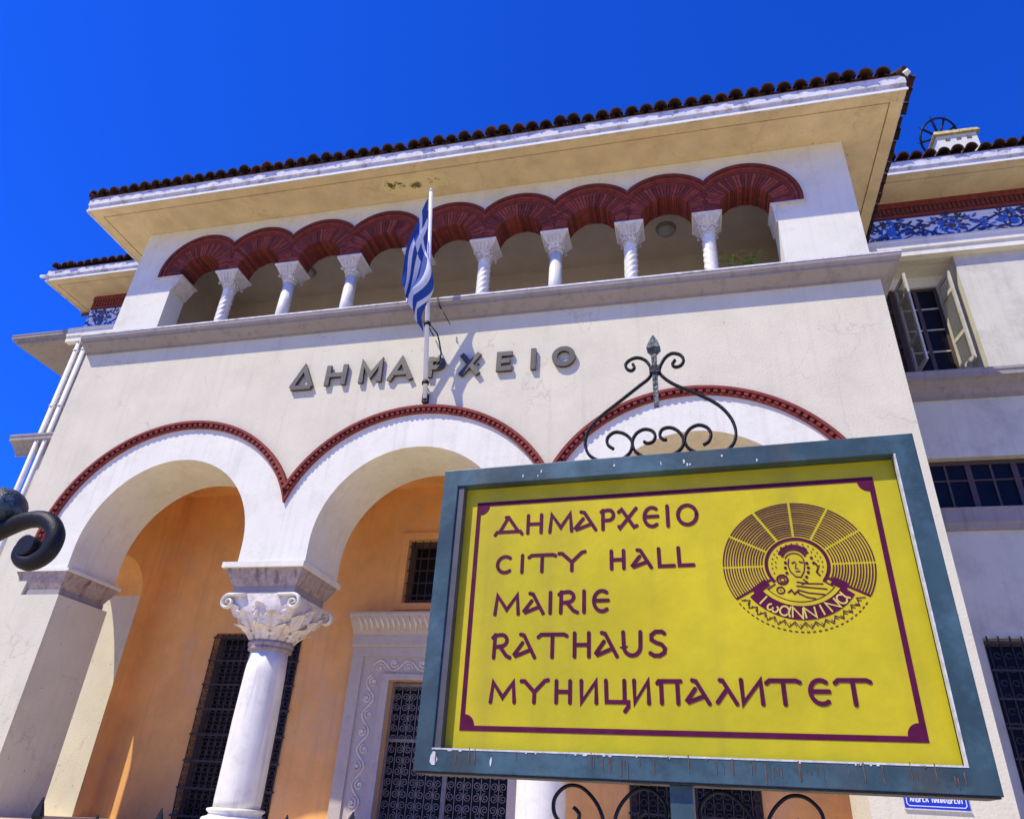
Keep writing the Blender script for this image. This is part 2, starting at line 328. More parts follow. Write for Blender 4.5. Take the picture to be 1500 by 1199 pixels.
def empty(name, loc, label, cat, group=None, rz=0):
    o = bpy.data.objects.new(name, None); col.objects.link(o); o.location = loc; o.rotation_euler = (0, 0, rz)
    o.empty_display_size = .3
    o['label'] = label; o['category'] = cat
    if group: o['group'] = group
    return o
def inst(src, name, parent, mw):
    o = src.copy(); o.name = name; col.objects.link(o); o.parent = parent; o.matrix_basis = mw
    return o
def wall_holes(mb, x0, x1, z0, z1, y0, y1, holes, mi=0):
    """flat wall front at y0 and back at y1, with rectangular holes (hx0,hx1,hz0,hz1)"""
    xs = sorted(set([x0, x1]+[h[0] for h in holes]+[h[1] for h in holes])); zs = sorted(set([z0, z1]+[h[2] for h in holes]+[h[3] for h in holes]))
    xs = [x for x in xs if x0 <= x <= x1]; zs = [z for z in zs if z0 <= z <= z1]
    def hole(i, j):
        if i < 0 or j < 0 or i >= len(xs)-1 or j >= len(zs)-1: return True
        cx = (xs[i]+xs[i+1])/2; cz = (zs[j]+zs[j+1])/2
        return any(h[0] < cx < h[1] and h[2] < cz < h[3] for h in holes)
    for i in range(len(xs)-1):
        for j in range(len(zs)-1):
            if hole(i, j): continue
            a, b, c, d = xs[i], xs[i+1], zs[j], zs[j+1]
            for y in (y0, y1): mb.add([(a,y,c),(b,y,c),(b,y,d),(a,y,d)], [(0,1,2,3)], mi)
            if hole(i-1, j): mb.add([(a,y0,c),(a,y1,c),(a,y1,d),(a,y0,d)], [(0,1,2,3)], mi)
            if hole(i+1, j): mb.add([(b,y0,c),(b,y1,c),(b,y1,d),(b,y0,d)], [(0,1,2,3)], mi)
            if hole(i, j-1): mb.add([(a,y0,c),(b,y0,c),(b,y1,c),(a,y1,c)], [(0,1,2,3)], mi)
            if hole(i, j+1): mb.add([(a,y0,d),(b,y0,d),(b,y1,d),(a,y1,d)], [(0,1,2,3)], mi)
    return mb
def arcpts(cx, cz, r, a0, a1, n, ex=1.0):
    return [(cx+ex*r*math.cos(a0+(a1-a0)*i/n), cz+r*math.sin(a0+(a1-a0)*i/n)) for i in range(n+1)]

# ================================================================== SETTING
g = MB(); g.add([(-300,-300,0),(300,-300,0),(300,300,0),(-300,300,0)], [(0,1,2,3)]).build('ground', M_['ground'], kind='structure')
p = MB()
p.box(-11.9, 3.7, -1.4, .0, 0, 1.20)
for k in range(6): p.box(-8.4, .4, -1.4-.3*(k+1), -1.4-.3*k-.002, 0, 1.20-.17*(k+1))
p.build('podium', M_['podium'], kind='structure')

# ================================================================== CITY HALL
hall = empty('city_hall', (-4.1, 0, 0), 'cream two storey town hall with brick loggia arcade above three big arches', 'building')
HM = Matrix.Translation((4.1, 0, 0))
class HB(MB):
    """mesh in world coordinates under the hall"""
    def build(s, name, mats, parent=None, **props):
        par = parent or hall
        o = MB.build(s, name, mats, None, **props)
        o.parent = par
        off = Vector((0,0,0)); q = par
        while q: off += q.location; q = q.parent
        o.location = -off
        return o
XL, XR = -11.62, 3.36          # lower block
UL, UR = -11.22, 3.30          # upper block
T = 1.15                       # arcade wall
AC = (-8.53, -4.11, .31)       # arch centres
RI, CZI = 1.62, 5.17           # intrados
HR, HCZ, EX = 2.215, 5.245, 1.07   # hood mid radius (vertical), centre, widening
SP = 4.84                      # springing

# cream front wall above the hoods, with piers at both ends
poly = [(XL, 1.2), (XL, 9.45), (XR, 9.45), (XR, 1.2), (AC[2]+RI-.06, 1.2), (AC[2]+RI-.06, SP-.43), (AC[2]+HR*EX, SP-.43), (AC[2]+HR*EX*.98, SP)]
for k in (2, 1, 0):
    cx = AC[k]; hw = 2.21/EX
    a_hi = math.acos(min(1, hw/HR)) if k < 2 else math.asin((SP-HCZ)/HR)
    a_lo = PI-math.acos(min(1, hw/HR)) if k > 0 else PI-math.asin((SP-HCZ)/HR)
    poly += arcpts(cx, HCZ, HR, a_hi, a_lo, 40, EX)
poly += [(AC[0]-HR*EX*.98, SP), (AC[0]-HR*EX, SP-.43), (AC[0]-RI+.02, SP-.43), (AC[0]-RI+.02, 1.2)]
q2 = [poly[0]]
for pt in poly[1:]:
    if math.hypot(pt[0]-q2[-1][0], pt[1]-q2[-1][1]) > 1e-4: q2.append(pt)
HB().prism(q2, 0, T).build('facade_wall', M_['cream'])
# white arch bands and spandrels below the hoods
def spandrel(x_a, ca, x_b, cb):
    """white area between hood circle and intrados, over the column between arch ca (left) and cb (right)"""
    pass
wp = []
# left springer
HRw = HR-.004
def hood_ang(k, side):
    hw = 2.206/EX
    return math.acos(hw/HRw) if side > 0 else PI-math.acos(hw/HRw)
outer = []
outer += [(AC[0]-HRw*EX*.98, SP)]
for k in range(3):
    a0 = PI+math.asin((HCZ-SP)/HRw) if k == 0 else hood_ang(k, -1)
    a1 = -math.asin((HCZ-SP)/HRw) if k == 2 else hood_ang(k, 1)
    outer += arcpts(AC[k], HCZ, HRw, a0, a1, 40, EX)
outer += [(AC[2]+HRw*EX*.98, SP)]
inner = []
for k in (2, 1, 0):
    inner += [(AC[k]+RI, SP)]+arcpts(AC[k], CZI, RI, 0, PI, 40)+[(AC[k]-RI, SP)]
pl = outer+inner; q2 = [pl[0]]
for pt in pl[1:]:
    if math.hypot(pt[0]-q2[-1][0], pt[1]-q2[-1][1]) > 1e-3: q2.append(pt)
HB().prism(q2, -.012, T-.004).build('arch_band', M_['white'])
# hood moulds with dentil bricks
for k in range(3):
    cx = AC[k]; lo = cx-2.21 if k > 0 else cx-3; hi = cx+2.21 if k < 2 else cx+3
    def span(r):
        lo_a = -math.asin((HCZ-SP)/r) if k == 2 else math.acos(min(1, 2.209/EX/r))
        hi_a = PI+math.asin((HCZ-SP)/r) if k == 0 else PI-math.acos(min(1, 2.209/EX/r))
        return lo_a, hi_a
    h = HB().ring_arc(cx, HCZ, 2.243, 2.288, *span(2.243), -.105, .0, 72, (lo, hi), 0, EX)
    h.ring_arc(cx, HCZ, 2.158, 2.188, *span(2.16), -.065, .0, 72, (lo, hi), 0, EX)
    ho = h.build('hood_mould', M_['hood'])
    bk = HB().ring_arc(cx, HCZ, 2.188, 2.243, *span(2.19), -.03, .0, 72, (lo, hi), 0, EX).build('hood_bedding', M_['mortar'], ho)
    dn = HB(); nd = 62; a0, a1 = span(2.20)
    for i in range(nd):
        t0 = a0+(a1-a0)*(i+.18)/nd; t1 = a0+(a1-a0)*(i+.74)/nd
        xm = cx+EX*2.21*math.cos((t0+t1)/2)
        if xm < lo+.04 or xm > hi-.04: continue
        dn.ring_arc(cx, HCZ, 2.19, 2.241, t0, t1, -.085-random.random()*.012, -.031, 1, None, 0, EX)
    dn.build('dentil_brick', M_['hood'], ho, kind='stuff')

# imposts
def impost(name, x0, x1, m, y0=-.06, y1=T+.05, z0=4.41, z1=4.84, spl=.15, left=True, right=True):
    b = HB()
    xl2 = x0+(spl if left else 0); xr2 = x1-(spl if right else 0)
    b.box(x0-.02 if left else x0, x1+.02 if right else x1, y0-.02, y1+.02, z1-.05, z1, 1)
    def lay(z, f):
        a = x0+(xl2-x0)*f; c = x1+(xr2-x1)*f; ya = y0+.12*f; yb = y1-.12*f
        return [(a,ya,z),(c,ya,z),(c,yb,z),(a,yb,z)]
    b.hexa(lay(z0+.10, 1), lay(z1-.05, 0)); b.hexa(lay(z0, .9), lay(z0+.10, .9), 2)
    return b.build(name, [m, M_['white'], M_['cornice']])
impost('impost', -11.10, -10.06, M_['impost'], left=True)
impost('impost', 1.82, 2.9, M_['impost'])

# big columns
def big_column(cx, cy=.6):
    shaft = [(.325, 1.50), (.33, 1.6), (.325, 2.6), (.305, 3.3), (.285, 3.62)]
    c = HB().lathe(shaft, cx, cy, 40).build('column', M_['marble'])
    HB().box(cx-.46, cx+.46, cy-.46, cy+.46, 1.2, 1.30).lathe([(.44,1.30),(.46,1.34),(.44,1.38),(.37,1.40),(.36,1.43),(.40,1.46),(.40,1.485),(.335,1.50)], cx, cy, 40).build('base', M_['marble'], c)
    HB().lathe([(.285,3.62),(.33,3.63),(.335,3.66),(.315,3.68),(.345,3.70),(.35,3.74),(.31,3.765)], cx, cy, 40).build('astragal', M_['impost'], c)
    # capital: round below to square above
    b = HB(); n = 48; prof = [(.30,0,3.765),(.36,.1,3.86),(.46,.3,3.97),(.53,.5,4.10),(.555,.8,4.25),(.55,.95,4.37)]
    vs2 = []
    for r, sq, z in prof:
        for i in range(n):
            t = 2*PI*i/n; cs, sn_ = math.cos(t), math.sin(t)
            m_ = max(abs(cs), abs(sn_)); k = (1-sq)+sq/m_*.98
            lobes = 1+.025*math.cos(12*t)*(1-sq)
            vs2.append((cx+r*cs*k*lobes, cy+r*sn_*k*lobes, z))
    b.add(vs2, [(k*n+i, k*n+(i+1) % n, (k+1)*n+(i+1) % n, (k+1)*n+i) for k in range(len(prof)-1) for i in range(n)], 0, True)
    b.box(cx-.54, cx+.54, cy-.54, cy+.54, 4.36, 4.41)
    cap = b.build('capital', M_['stone_w'], c)
    # acanthus leaves following the bell
    def bell(t, z):
        for (ra, sa, za), (rb, sb, zb) in zip(prof, prof[1:]):
            if z <= zb: break
        f = min(1, max(0, (z-za)/(zb-za))); r = ra+(rb-ra)*f; sq = sa+(sb-sa)*f
        m_ = max(abs(math.cos(t)), abs(math.sin(t))); return r*((1-sq)+sq/m_*.98)
    for i in range(24):
        if i < 8: t = 2*PI*i/8; zb_, hg, wd = 3.78, .24, .125
        elif i < 16: t = 2*PI*(i+.5)/8; zb_, hg, wd = 3.90, .30, .12
        else: t = 2*PI*(i-16)/8; zb_, hg, wd = 4.06, .26, .10
        lf = HB(); rows = []; nr = 9
        for a in range(nr):
            f = a/(nr-1); z = zb_+hg*f-(.05*(f-.8)/.2 if f > .8 else 0)
            serr = 1.0 if a % 2 else .74
            w_ = wd*(.45+.9*math.sin(PI*min(.98, .12+.80*f)))*serr*(1-.75*max(0, f-.75)/.25)
            lift = .020+.020*f+(.075*((f-.62)/.38)**1.5 if f > .62 else 0)
            row = []
            for g, dz_ in ((-1, -.018), (-.5, .012), (-.12, -.004), (0, .026), (.12, -.004), (.5, .012), (1, -.018)):
                ta = t+g*w_/max(.3, bell(t, z)); rr_ = bell(ta, z)+lift+dz_*(1 if f < .9 else .4)
                row.append((cx+rr_*math.cos(ta), cy+rr_*math.sin(ta), z-abs(g)*.02))
            rows.append(row)
        vv = [p_ for r_ in rows for p_ in r_]
        lf.add(vv, [(a*7+j, a*7+j+1, (a+1)*7+j+1, (a+1)*7+j) for a in range(nr-1) for j in range(6)], 0, False)
        lf.build('carved_leaf', M_['stone_w'], c, fix=False)
    for sx in (-1, 1):
        for sy in (-1, 1):
            v = HB(); px_, py_ = cx+sx*.56, cy+sy*.56
            pts = []; rad = []
            for a in range(26):
                t = a/25*2.6*PI; r = .115*(1-a/25*.78)
                pts.append((px_+sx*(math.sin(t)*r), py_, 4.27+math.cos(t)*r)); rad.append(.030*(1-a/25*.45))
            v.tube([(px_-sx*.28, py_+0, 4.385)]+pts, [.026]+rad, 6, 0, (1, 2.2)).build('volute', M_['marble'], c)
    # impost block on top
    b = HB(); y0, y1 = -.06, T+.05; x0, x1 = cx-.70, cx+.66
    b.box(x0-.03, x1+.03, y0-.05, y1+.03, SP-.055, SP+.03, 1)
    def lay(z, f): return [(x0+.13*f, y0+.13*f, z), (x1-.13*f, y0+.13*f, z), (x1-.13*f, y1-.13*f, z), (x0+.13*f, y1-.13*f, z)]
    b.hexa(lay(4.53, 1), lay(SP-.055, 0)); b.hexa(lay(4.41, 1.1), lay(4.53, 1.1), 2)
    b.build('impost_block', [M_['impost'], M_['white'], M_['cornice']], c)
    return c
big_column(-6.38); big_column(-2.0)

# porch interior
YB = 2.85
HB().box(XL, XR, -.0, 6.2, 1.0, 1.199).build('porch_floor', M_['podium'])
HB().box(XL+.01, XR-.01, T+.002, 7, 7.35, 7.5).build('porch_ceiling', M_['orange'])
bw = HB()
wins = [(-8.98, -7.13, 1.2, 4.42), (-1.02, .92, 1.2, 4.42), (-5.20, -2.98, 4.98, 6.22), (-5.22, -2.96, 1.2, 3.60)]
wall_holes(bw, -10.62, 2.50, 1.2, 7.35, YB, YB+.32, wins)
bw.build('porch_back_wall', M_['orange'])
# end walls of the porch with side arch openings
def endwall(xi, xo, name):
    cy0, cy1 = T, 2.40; cyc = (cy0+cy1)/2; r = (cy1-cy0)/2; zs = 5.05
    arch = [(cyc-r*math.cos(PI*i/20), zs+r*math.sin(PI*i/20)) for i in range(0, 21)]
    ps = [(T, 7.35), (T, zs)]+arch[1:]+[(cy1, 1.2), (YB+.35, 1.2), (YB+.35, 7.35)]
    b = HB(); n = len(ps); tri = tessellate_polygon([[Vector((p_[0], p_[1], 0)) for p_ in ps]])
    b.add([(xi, p_[0], p_[1]) for p_ in ps], list(tri), 0); b.add([(xo, p_[0], p_[1]) for p_ in ps], [tuple(reversed(t)) for t in tri], 1)
    vv = [(xi, p_[0], p_[1]) for p_ in ps]+[(xo, p_[0], p_[1]) for p_ in ps]
    for i in range(n):
        b.add([vv[i], vv[(i+1) % n], vv[n+(i+1) % n], vv[n+i]], [(0,1,2,3)], 0 if 1 <= i <= 20 else 1)
    b.build(name, [M_['orange'], M_['cream']])
endwall(-10.62, XL, 'porch_end_wall'); endwall(2.35, XR, 'porch_end_wall')
# windows in the porch wall
def porch_window(x0, x1, z0, z1):
    f = HB(); y = YB+.12
    for a, b_, c0, d0 in ((x0, x0+.09, z0, z1), (x1-.09, x1, z0, z1), (x0+.09, x1-.09, z1-.09, z1), (x0+.09, x1-.09, z0, z0+.05), ((x0+x1)/2-.05, (x0+x1)/2+.05, z0+.05, z1-.09)):
        f.box(a, b_, y+.04, y+.12, c0, d0)
    fo = f.build('window', M_['darkwood'])
    HB().box(x0, x1, y+.13, y+.15, z0, z1).build('pane', M_['glass'], fo)
    gr = HB(); n = max(3, int((x1-x0)/.13))
    for i in range(n+1):
        xx = x0+(x1-x0)*i/n; gr.tube([(xx, YB+.02-.05*0, z0), (xx, YB-.03, z0+.5), (xx, YB-.03, z1-.12), (xx, YB+.03, z1)], .012, 5)
    m = max(2, int((z1-z0)/.45))
    for j in range(m+1):
        zz = z0+.1+(z1-z0-.2)*j/m; gr.box(x0-.03, x1+.03, YB-.045, YB-.015, zz, zz+.03)
    for i in range(n):
        for j in range(m*3):
            xx = x0+(x1-x0)*(i+.5)/n; zz = z0+.14+(z1-z0-.28)*j/(m*3)
            gr.tube([(xx+.05*math.cos(a*1.05), YB-.03, zz+.05*math.sin(a*1.05)) for a in range(7)], .007, 4)
    gr.build('window_grille', M_['grille_dk'], fo)
    return fo
porch_window(*wins[0]); porch_window(*wins[1])
def mezz():
    x0, x1, z0, z1 = wins[2]; f = HB(); y = YB+.12
    for a, b_, c0, d0 in ((x0, x0+.12, z0, z1), (x1-.12, x1, z0, z1), (x0+.12, x1-.12, z1-.12, z1), (x0+.12, x1-.12, z0, z0+.10)): f.box(a, b_, y, y+.1, c0, d0)
    fo = f.build('window', M_['darkwood']); HB().box(x0, x1, y+.11, y+.12, z0, z1).build('pane', M_['glass'], fo)
    fr = HB()
    for a, b_, c0, d0 in ((x0-.14, x0, z0-.12, z1+.14), (x1, x1+.14, z0-.12, z1+.14), (x0, x1, z1, z1+.14), (x0, x1, z0-.12, z0)): fr.box(a, b_, YB-.05, YB-.002, c0, d0)
    fr.build('window_surround', M_['orange'], fo)
    gr = HB()
    for i in range(14): xx = x0+.1+(x1-x0-.2)*i/13; gr.tube([(xx, YB+.05, z0), (xx, YB+.05, z1)], .010, 5)
    for j in range(5): gr.box(x0, x1, YB+.035, YB+.05, z0+.15+j*.24, z0+.17+j*.24)
    gr.build('window_grille', M_['grille_dk'], fo)
mezz()
# door with carved marble surround
x0, x1, zt = -5.22, -2.96, 3.60
ds = HB()
for (o_, i_, yy) in ((.78, .56, .10), (.56, .14, .06), (.14, .0, .12)):
    ds.box(x0-o_, x0-i_, YB-yy, YB-.002, 1.2, zt+o_*.72, 0 if o_ == .56 else 1); ds.box(x1+i_, x1+o_, YB-yy, YB-.002, 1.2, zt+o_*.72, 0 if o_ == .56 else 1)
    ds.box(x0-i_, x1+i_, YB-yy, YB-.002, zt+i_*.72, zt+o_*.72, 0 if o_ == .56 else 1)
door = ds.build('door_surround', [M_['stone'], M_['stone']])
rl = HB(); yv = YB-.068
def vine(p0, p1):
    p0, p1 = Vector(p0), Vector(p1); d = p1-p0; L = d.length; d.normalize(); e = Vector((-d.y, d.x)); n = max(3, int(L/.26)); st_ = L/n
    pts = [p0+d*(L*i/(n*8))+e*.085*math.sin(PI*i/8) for i in range(n*8+1)]
    rl.tube([(q.x, yv, q.y) for q in pts], .017, 5)
    for i in range(n):
        c0 = p0+d*st_*(i+.5); sg_ = 1 if i % 2 == 0 else -1
        sp_ = [c0-e*sg_*.045+(d*math.cos(a*.62)+e*math.sin(a*.62)*sg_)*.085*(1-a/16) for a in range(14)]
        rl.tube([(q.x, yv-.004, q.y) for q in sp_], .013, 5)
        for k in range(5):
            a = 2*PI*k/5+i; q0 = c0-e*sg_*.045; q1 = q0+(d*math.cos(a)+e*math.sin(a))*.05
            rl.tube([(q0.x, yv-.006, q0.y), (q1.x, yv-.012, q1.y)], [.014, .005], 4)
vine((x0-.35, 1.25), (x0-.35, zt+.10)); vine((x1+.35, 1.25), (x1+.35, zt+.10)); vine((x0-.35, zt+.25), (x1+.35, zt+.25))
rl.build('carved_vine', M_['stone_w'], door, kind='stuff')
lv = HB()
for i in range(34):
    xx = x0-.62+(x1-x0+1.24)*i/33
    lv.tube([(xx, YB-.20, 4.45), (xx+.02, YB-.30, 4.53), (xx, YB-.42, 4.64)], [.020, .030, .012], 5)
lv.build('leaf_moulding', M_['stone_w'], door, kind='stuff')
e0, e1 = x0-.80, x1+.80
cr = HB()
cr.profile_x([(YB-.10, 4.165), (YB-.14, 4.19), (YB-.14, 4.38), (YB-.17, 4.40), (YB-.19, 4.43), (YB-.42, 4.66), (YB-.44, 4.68), (YB-.44, 4.72), (YB-.001, 4.72), (YB-.001, 4.165)], e0, e1)
cr.build('door_cornice', M_['stone'], door)
dl_ = HB()
for a, b_, c0, d0 in ((x0, x0+.05, 1.2, zt), (x1-.05, x1, 1.2, zt), (-4.13, -4.05, 1.2, zt), (x0+.05, -4.13, 2.62, 2.67), (-4.05, x1-.05, 2.62, 2.67), (x0+.05, -4.13, 3.52, 3.58), (-4.05, x1-.05, 3.52, 3.58)):
    dl_.box(a, b_, YB+.10, YB+.15, c0, d0)
dl_.build('door_frame', M_['grille'], door)
HB().box(x0, x1, YB+.22, YB+.24, 1.2, zt).build('pane', M_['glass'], door)
gr = HB()
def spiral(cx, cz, r, a0, turns, hand, n=20, y=YB+.12):
    return [(cx+hand*r*(1-.80*i/n)*math.cos(a0+turns*2*PI*i/n), y, cz+r*(1-.80*i/n)*math.sin(a0+turns*2*PI*i/n)) for i in range(n+1)]
sw = .155
for leaf0, leaf1 in ((x0+.05, -4.13), (-4.05, x1-.05)):
    nx = 7; dx = (leaf1-leaf0)/nx
    nz_ = 14; dz = (zt-1.25)/nz_
    for i in range(nx):
        for j in range(nz_):
            cx_ = leaf0+dx*(i+.5); cz_ = 1.25+dz*(j+.5)
            hand = 1 if (i+j) % 2 else -1
            gr.tube(spiral(cx_, cz_, dx*.47, PI/2 if j % 2 else -PI/2, 1.6, hand, 16), .0085, 4)
    for i in range(1, nx): gr.box(leaf0+dx*i-.006, leaf0+dx*i+.006, YB+.115, YB+.125, 1.2, zt)
gr.build('door_grille', M_['grille'], door)

# ------------------------------------------------------------------ main cornice
CP = [(0.0, 9.32), (-.03, 9.32), (-.03, 9.345), (-.05, 9.35), (-.08, 9.37), (-.14, 9.41), (-.205, 9.45), (-.235, 9.46), (-.235, 9.50), (-.26, 9.51), (-.285, 9.54), (-.29, 9.56), (-.29, 9.60), (0.0, 9.62)]
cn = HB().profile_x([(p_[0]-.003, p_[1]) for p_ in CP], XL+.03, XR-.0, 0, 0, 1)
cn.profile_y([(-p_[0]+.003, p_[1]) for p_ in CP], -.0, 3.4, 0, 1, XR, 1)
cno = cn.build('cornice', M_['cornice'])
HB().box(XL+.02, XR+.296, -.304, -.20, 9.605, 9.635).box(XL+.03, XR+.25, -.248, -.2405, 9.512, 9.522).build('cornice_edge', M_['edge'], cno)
HB().box(XL+.002, XR-.002, T+.002, 6, 9.2, 9.60).box(XL+.002, XR-.002, .003, T+.002, 9.452, 9.60).build('floor_slab', M_['cornice'])

# ------------------------------------------------------------------ upper storey
SX = 1.386; UC = [-9.57+SX*k for k in range(9)]; RO, CO = .945, 11.29; RB, CB = .47, 11.23; UT = .46; ZT = 12.55; ZC = 11.20
poly = [(UL, 9.6), (-10.14, 9.6), (-10.14, ZC), (-10.51, ZC)]
hw = SX/2-.002
for k in range(9):
    a0 = PI+math.asin((CO-ZC)/RO) if k == 0 else PI-math.acos(hw/RO)
    a1 = -math.asin((CO-ZC)/RO) if k == 8 else math.acos(hw/RO)
    poly += arcpts(UC[k], CO, RO, a0, a1, 18)
poly += [(2.455, ZC), (2.0, ZC), (2.0, 9.6), (UR, 9.6), (UR, ZT), (UL, ZT)]
q2 = [poly[0]]
for pt in poly[1:]:
    if math.hypot(pt[0]-q2[-1][0], pt[1]-q2[-1][1]) > 1e-3: q2.append(pt)
HB().prism(q2, 0, UT).build('loggia_wall', M_['whiteup'])
# brick arcade
outer = []
for k in range(9):
    a0 = PI+math.asin((CO-ZC)/(RO-.01)) if k == 0 else PI-math.acos((hw-.001)/(RO-.01))
    a1 = -math.asin((CO-ZC)/(RO-.01)) if k == 8 else math.acos((hw-.001)/(RO-.01))
    outer += arcpts(UC[k], CO, RO-.01, a0, a1, 18)
inner = []
for k in range(8, -1, -1):
    inner += [(UC[k]+RB+.02, ZC+.001)]+arcpts(UC[k], CB, RB+.02, 0, PI, 20)+[(UC[k]-RB-.02, ZC+.001)]
pl = outer+inner; q2 = [pl[0]]
for pt in pl[1:]:
    if math.hypot(pt[0]-q2[-1][0], pt[1]-q2[-1][1]) > 1e-3: q2.append(pt)
arc = HB().prism(q2, .012, UT-.02).build('brick_arcade', M_['mortar'])
# voussoirs: real wedge bricks spanning the wall
vb = MB(); nb = 33; da = PI/nb; r0, r1 = RB, RB+.30
def wedge(r0, r1, half, y0, y1):
    m = MB()
    a = [(r0*math.sin(-half*.80), r0*math.cos(half)), (r0*math.sin(half*.80), r0*math.cos(half)), (r1*math.sin(half*.80), r1*math.cos(half)), (r1*math.sin(-half*.80), r1*math.cos(half))]
    return m.add([(p_[0], y0, p_[1]) for p_ in a]+[(p_[0], y1, p_[1]) for p_ in a], [(0,1,2,3),(7,6,5,4),(0,4,5,1),(1,5,6,2),(2,6,7,3),(3,7,4,0)])
protos = {}
bm_ = [M_['brick'], M_['brick'], M_['brick_b'], M_['brick_c']]
offA = Vector((4.1, 0, 0))
cnt = 0
for k in range(9):
    for i in range(nb):
        a = PI*(i+.5)/nb-PI/2
        rmax = RB+.33
        # clip against the neighbour
        for rtest in (RB+.33, RB+.27, RB+.21, RB+.15):
            xe = abs(rtest*math.sin(abs(a)+da*.4))
            limited = (k > 0 or a > 0) and (k < 8 or a < 0)
            rmax = rtest
            if not limited or xe < SX/2-.005: break
        key = (round(rmax, 3), random.randrange(4))
        if key not in protos:
            m = wedge(RB, key[0], da/2, 0, UT+.0)
            o = m.build('brick', bm_[key[1]], None); protos[key] = o; first = True
        else:
            o = protos[key].copy(); col.objects.link(o)
        o.parent = arc
        o.matrix_basis = Matrix.Translation(Vector((UC[k], -.004-random.random()*.014, CB))) @ Matrix.Rotation(a, 4, 'Y')
        cnt += 1
# hood course over the small arches
uh = HB(); uh2 = HB(); fill = HB()
for k in range(9):
    lo = UC[k]-SX/2 if k else UC[k]-2; hi = UC[k]+SX/2 if k < 8 else UC[k]+2
    a0 = -math.asin((CO-ZC)/RO); a1 = PI-a0
    uh.ring_arc(UC[k], CO, RO-.05, RO+.012, a0, a1, -.065, .01, 36, (lo, hi))
    uh2.ring_arc(UC[k], CO, RO-.115, RO-.056, a0, a1, -.035, .01, 36, (lo, hi))
    uh2.ring_arc(UC[k], CO, RO-.15, RO-.122, a0, a1, -.012, .01, 36, (lo, hi))
uh.build('hood_course', M_['brick_b'], arc); uh2.build('inner_hood_course', M_['brick'], arc)
# coursed bricks low between arches
for k in range(8):
    xm = UC[k]+SX/2
    for j in range(7):
        z = ZC+.015+j*.062
        half = SX/2-math.sqrt(max(0, (RB+.18)**2-(z+.03-CB)**2))-.0
        if half < .03: half = .05
        half = min(half, .22)
        o = .07 if j % 2 else 0
        xx = xm-half
        while xx < xm+half-.02:
            xe = min(xx+.115, xm+half); fill.box(xx+.004, xe-.004, -.002-random.random()*.008, .02, z, z+.052, random.randrange(3)); xx = xe
fill.build('coursed_brick', [M_['brick'], M_['brick_b'], M_['brick_c']], arc, kind='stuff')

# pier imposts of the loggia
for (a, b_, side) in ((-10.52, -9.94, 1), (1.93, 2.47, -1)):
    m = HB(); m.box(a-.02, b_+.02, -.05, UT+.03, ZC-.045, ZC-.001)
    if side > 0: m.hexa([(-10.135,-.0,10.88),(-10.10,-.0,10.88),(-10.10,UT,10.88),(-10.135,UT,10.88)], [(-10.135,-.04,ZC-.046),(b_,-.04,ZC-.046),(b_,UT,ZC-.046),(-10.135,UT,ZC-.046)]); m.hexa([(-10.42,-.01,11.10),(-10.136,-.01,11.10),(-10.136,-.001,11.10),(-10.42,-.001,11.10)], [(-10.50,-.03,ZC-.046),(-10.136,-.03,ZC-.046),(-10.136,-.001,ZC-.046),(-10.50,-.001,ZC-.046)])
    else: m.hexa([(1.965,-.0,10.80),(1.999,-.0,10.80),(1.999,UT,10.80),(1.965,UT,10.80)], [(a,-.04,ZC-.046),(1.999,-.04,ZC-.046),(1.999,UT,ZC-.046),(a,UT,ZC-.046)])
    m.build('impost', M_['pale_impost'])
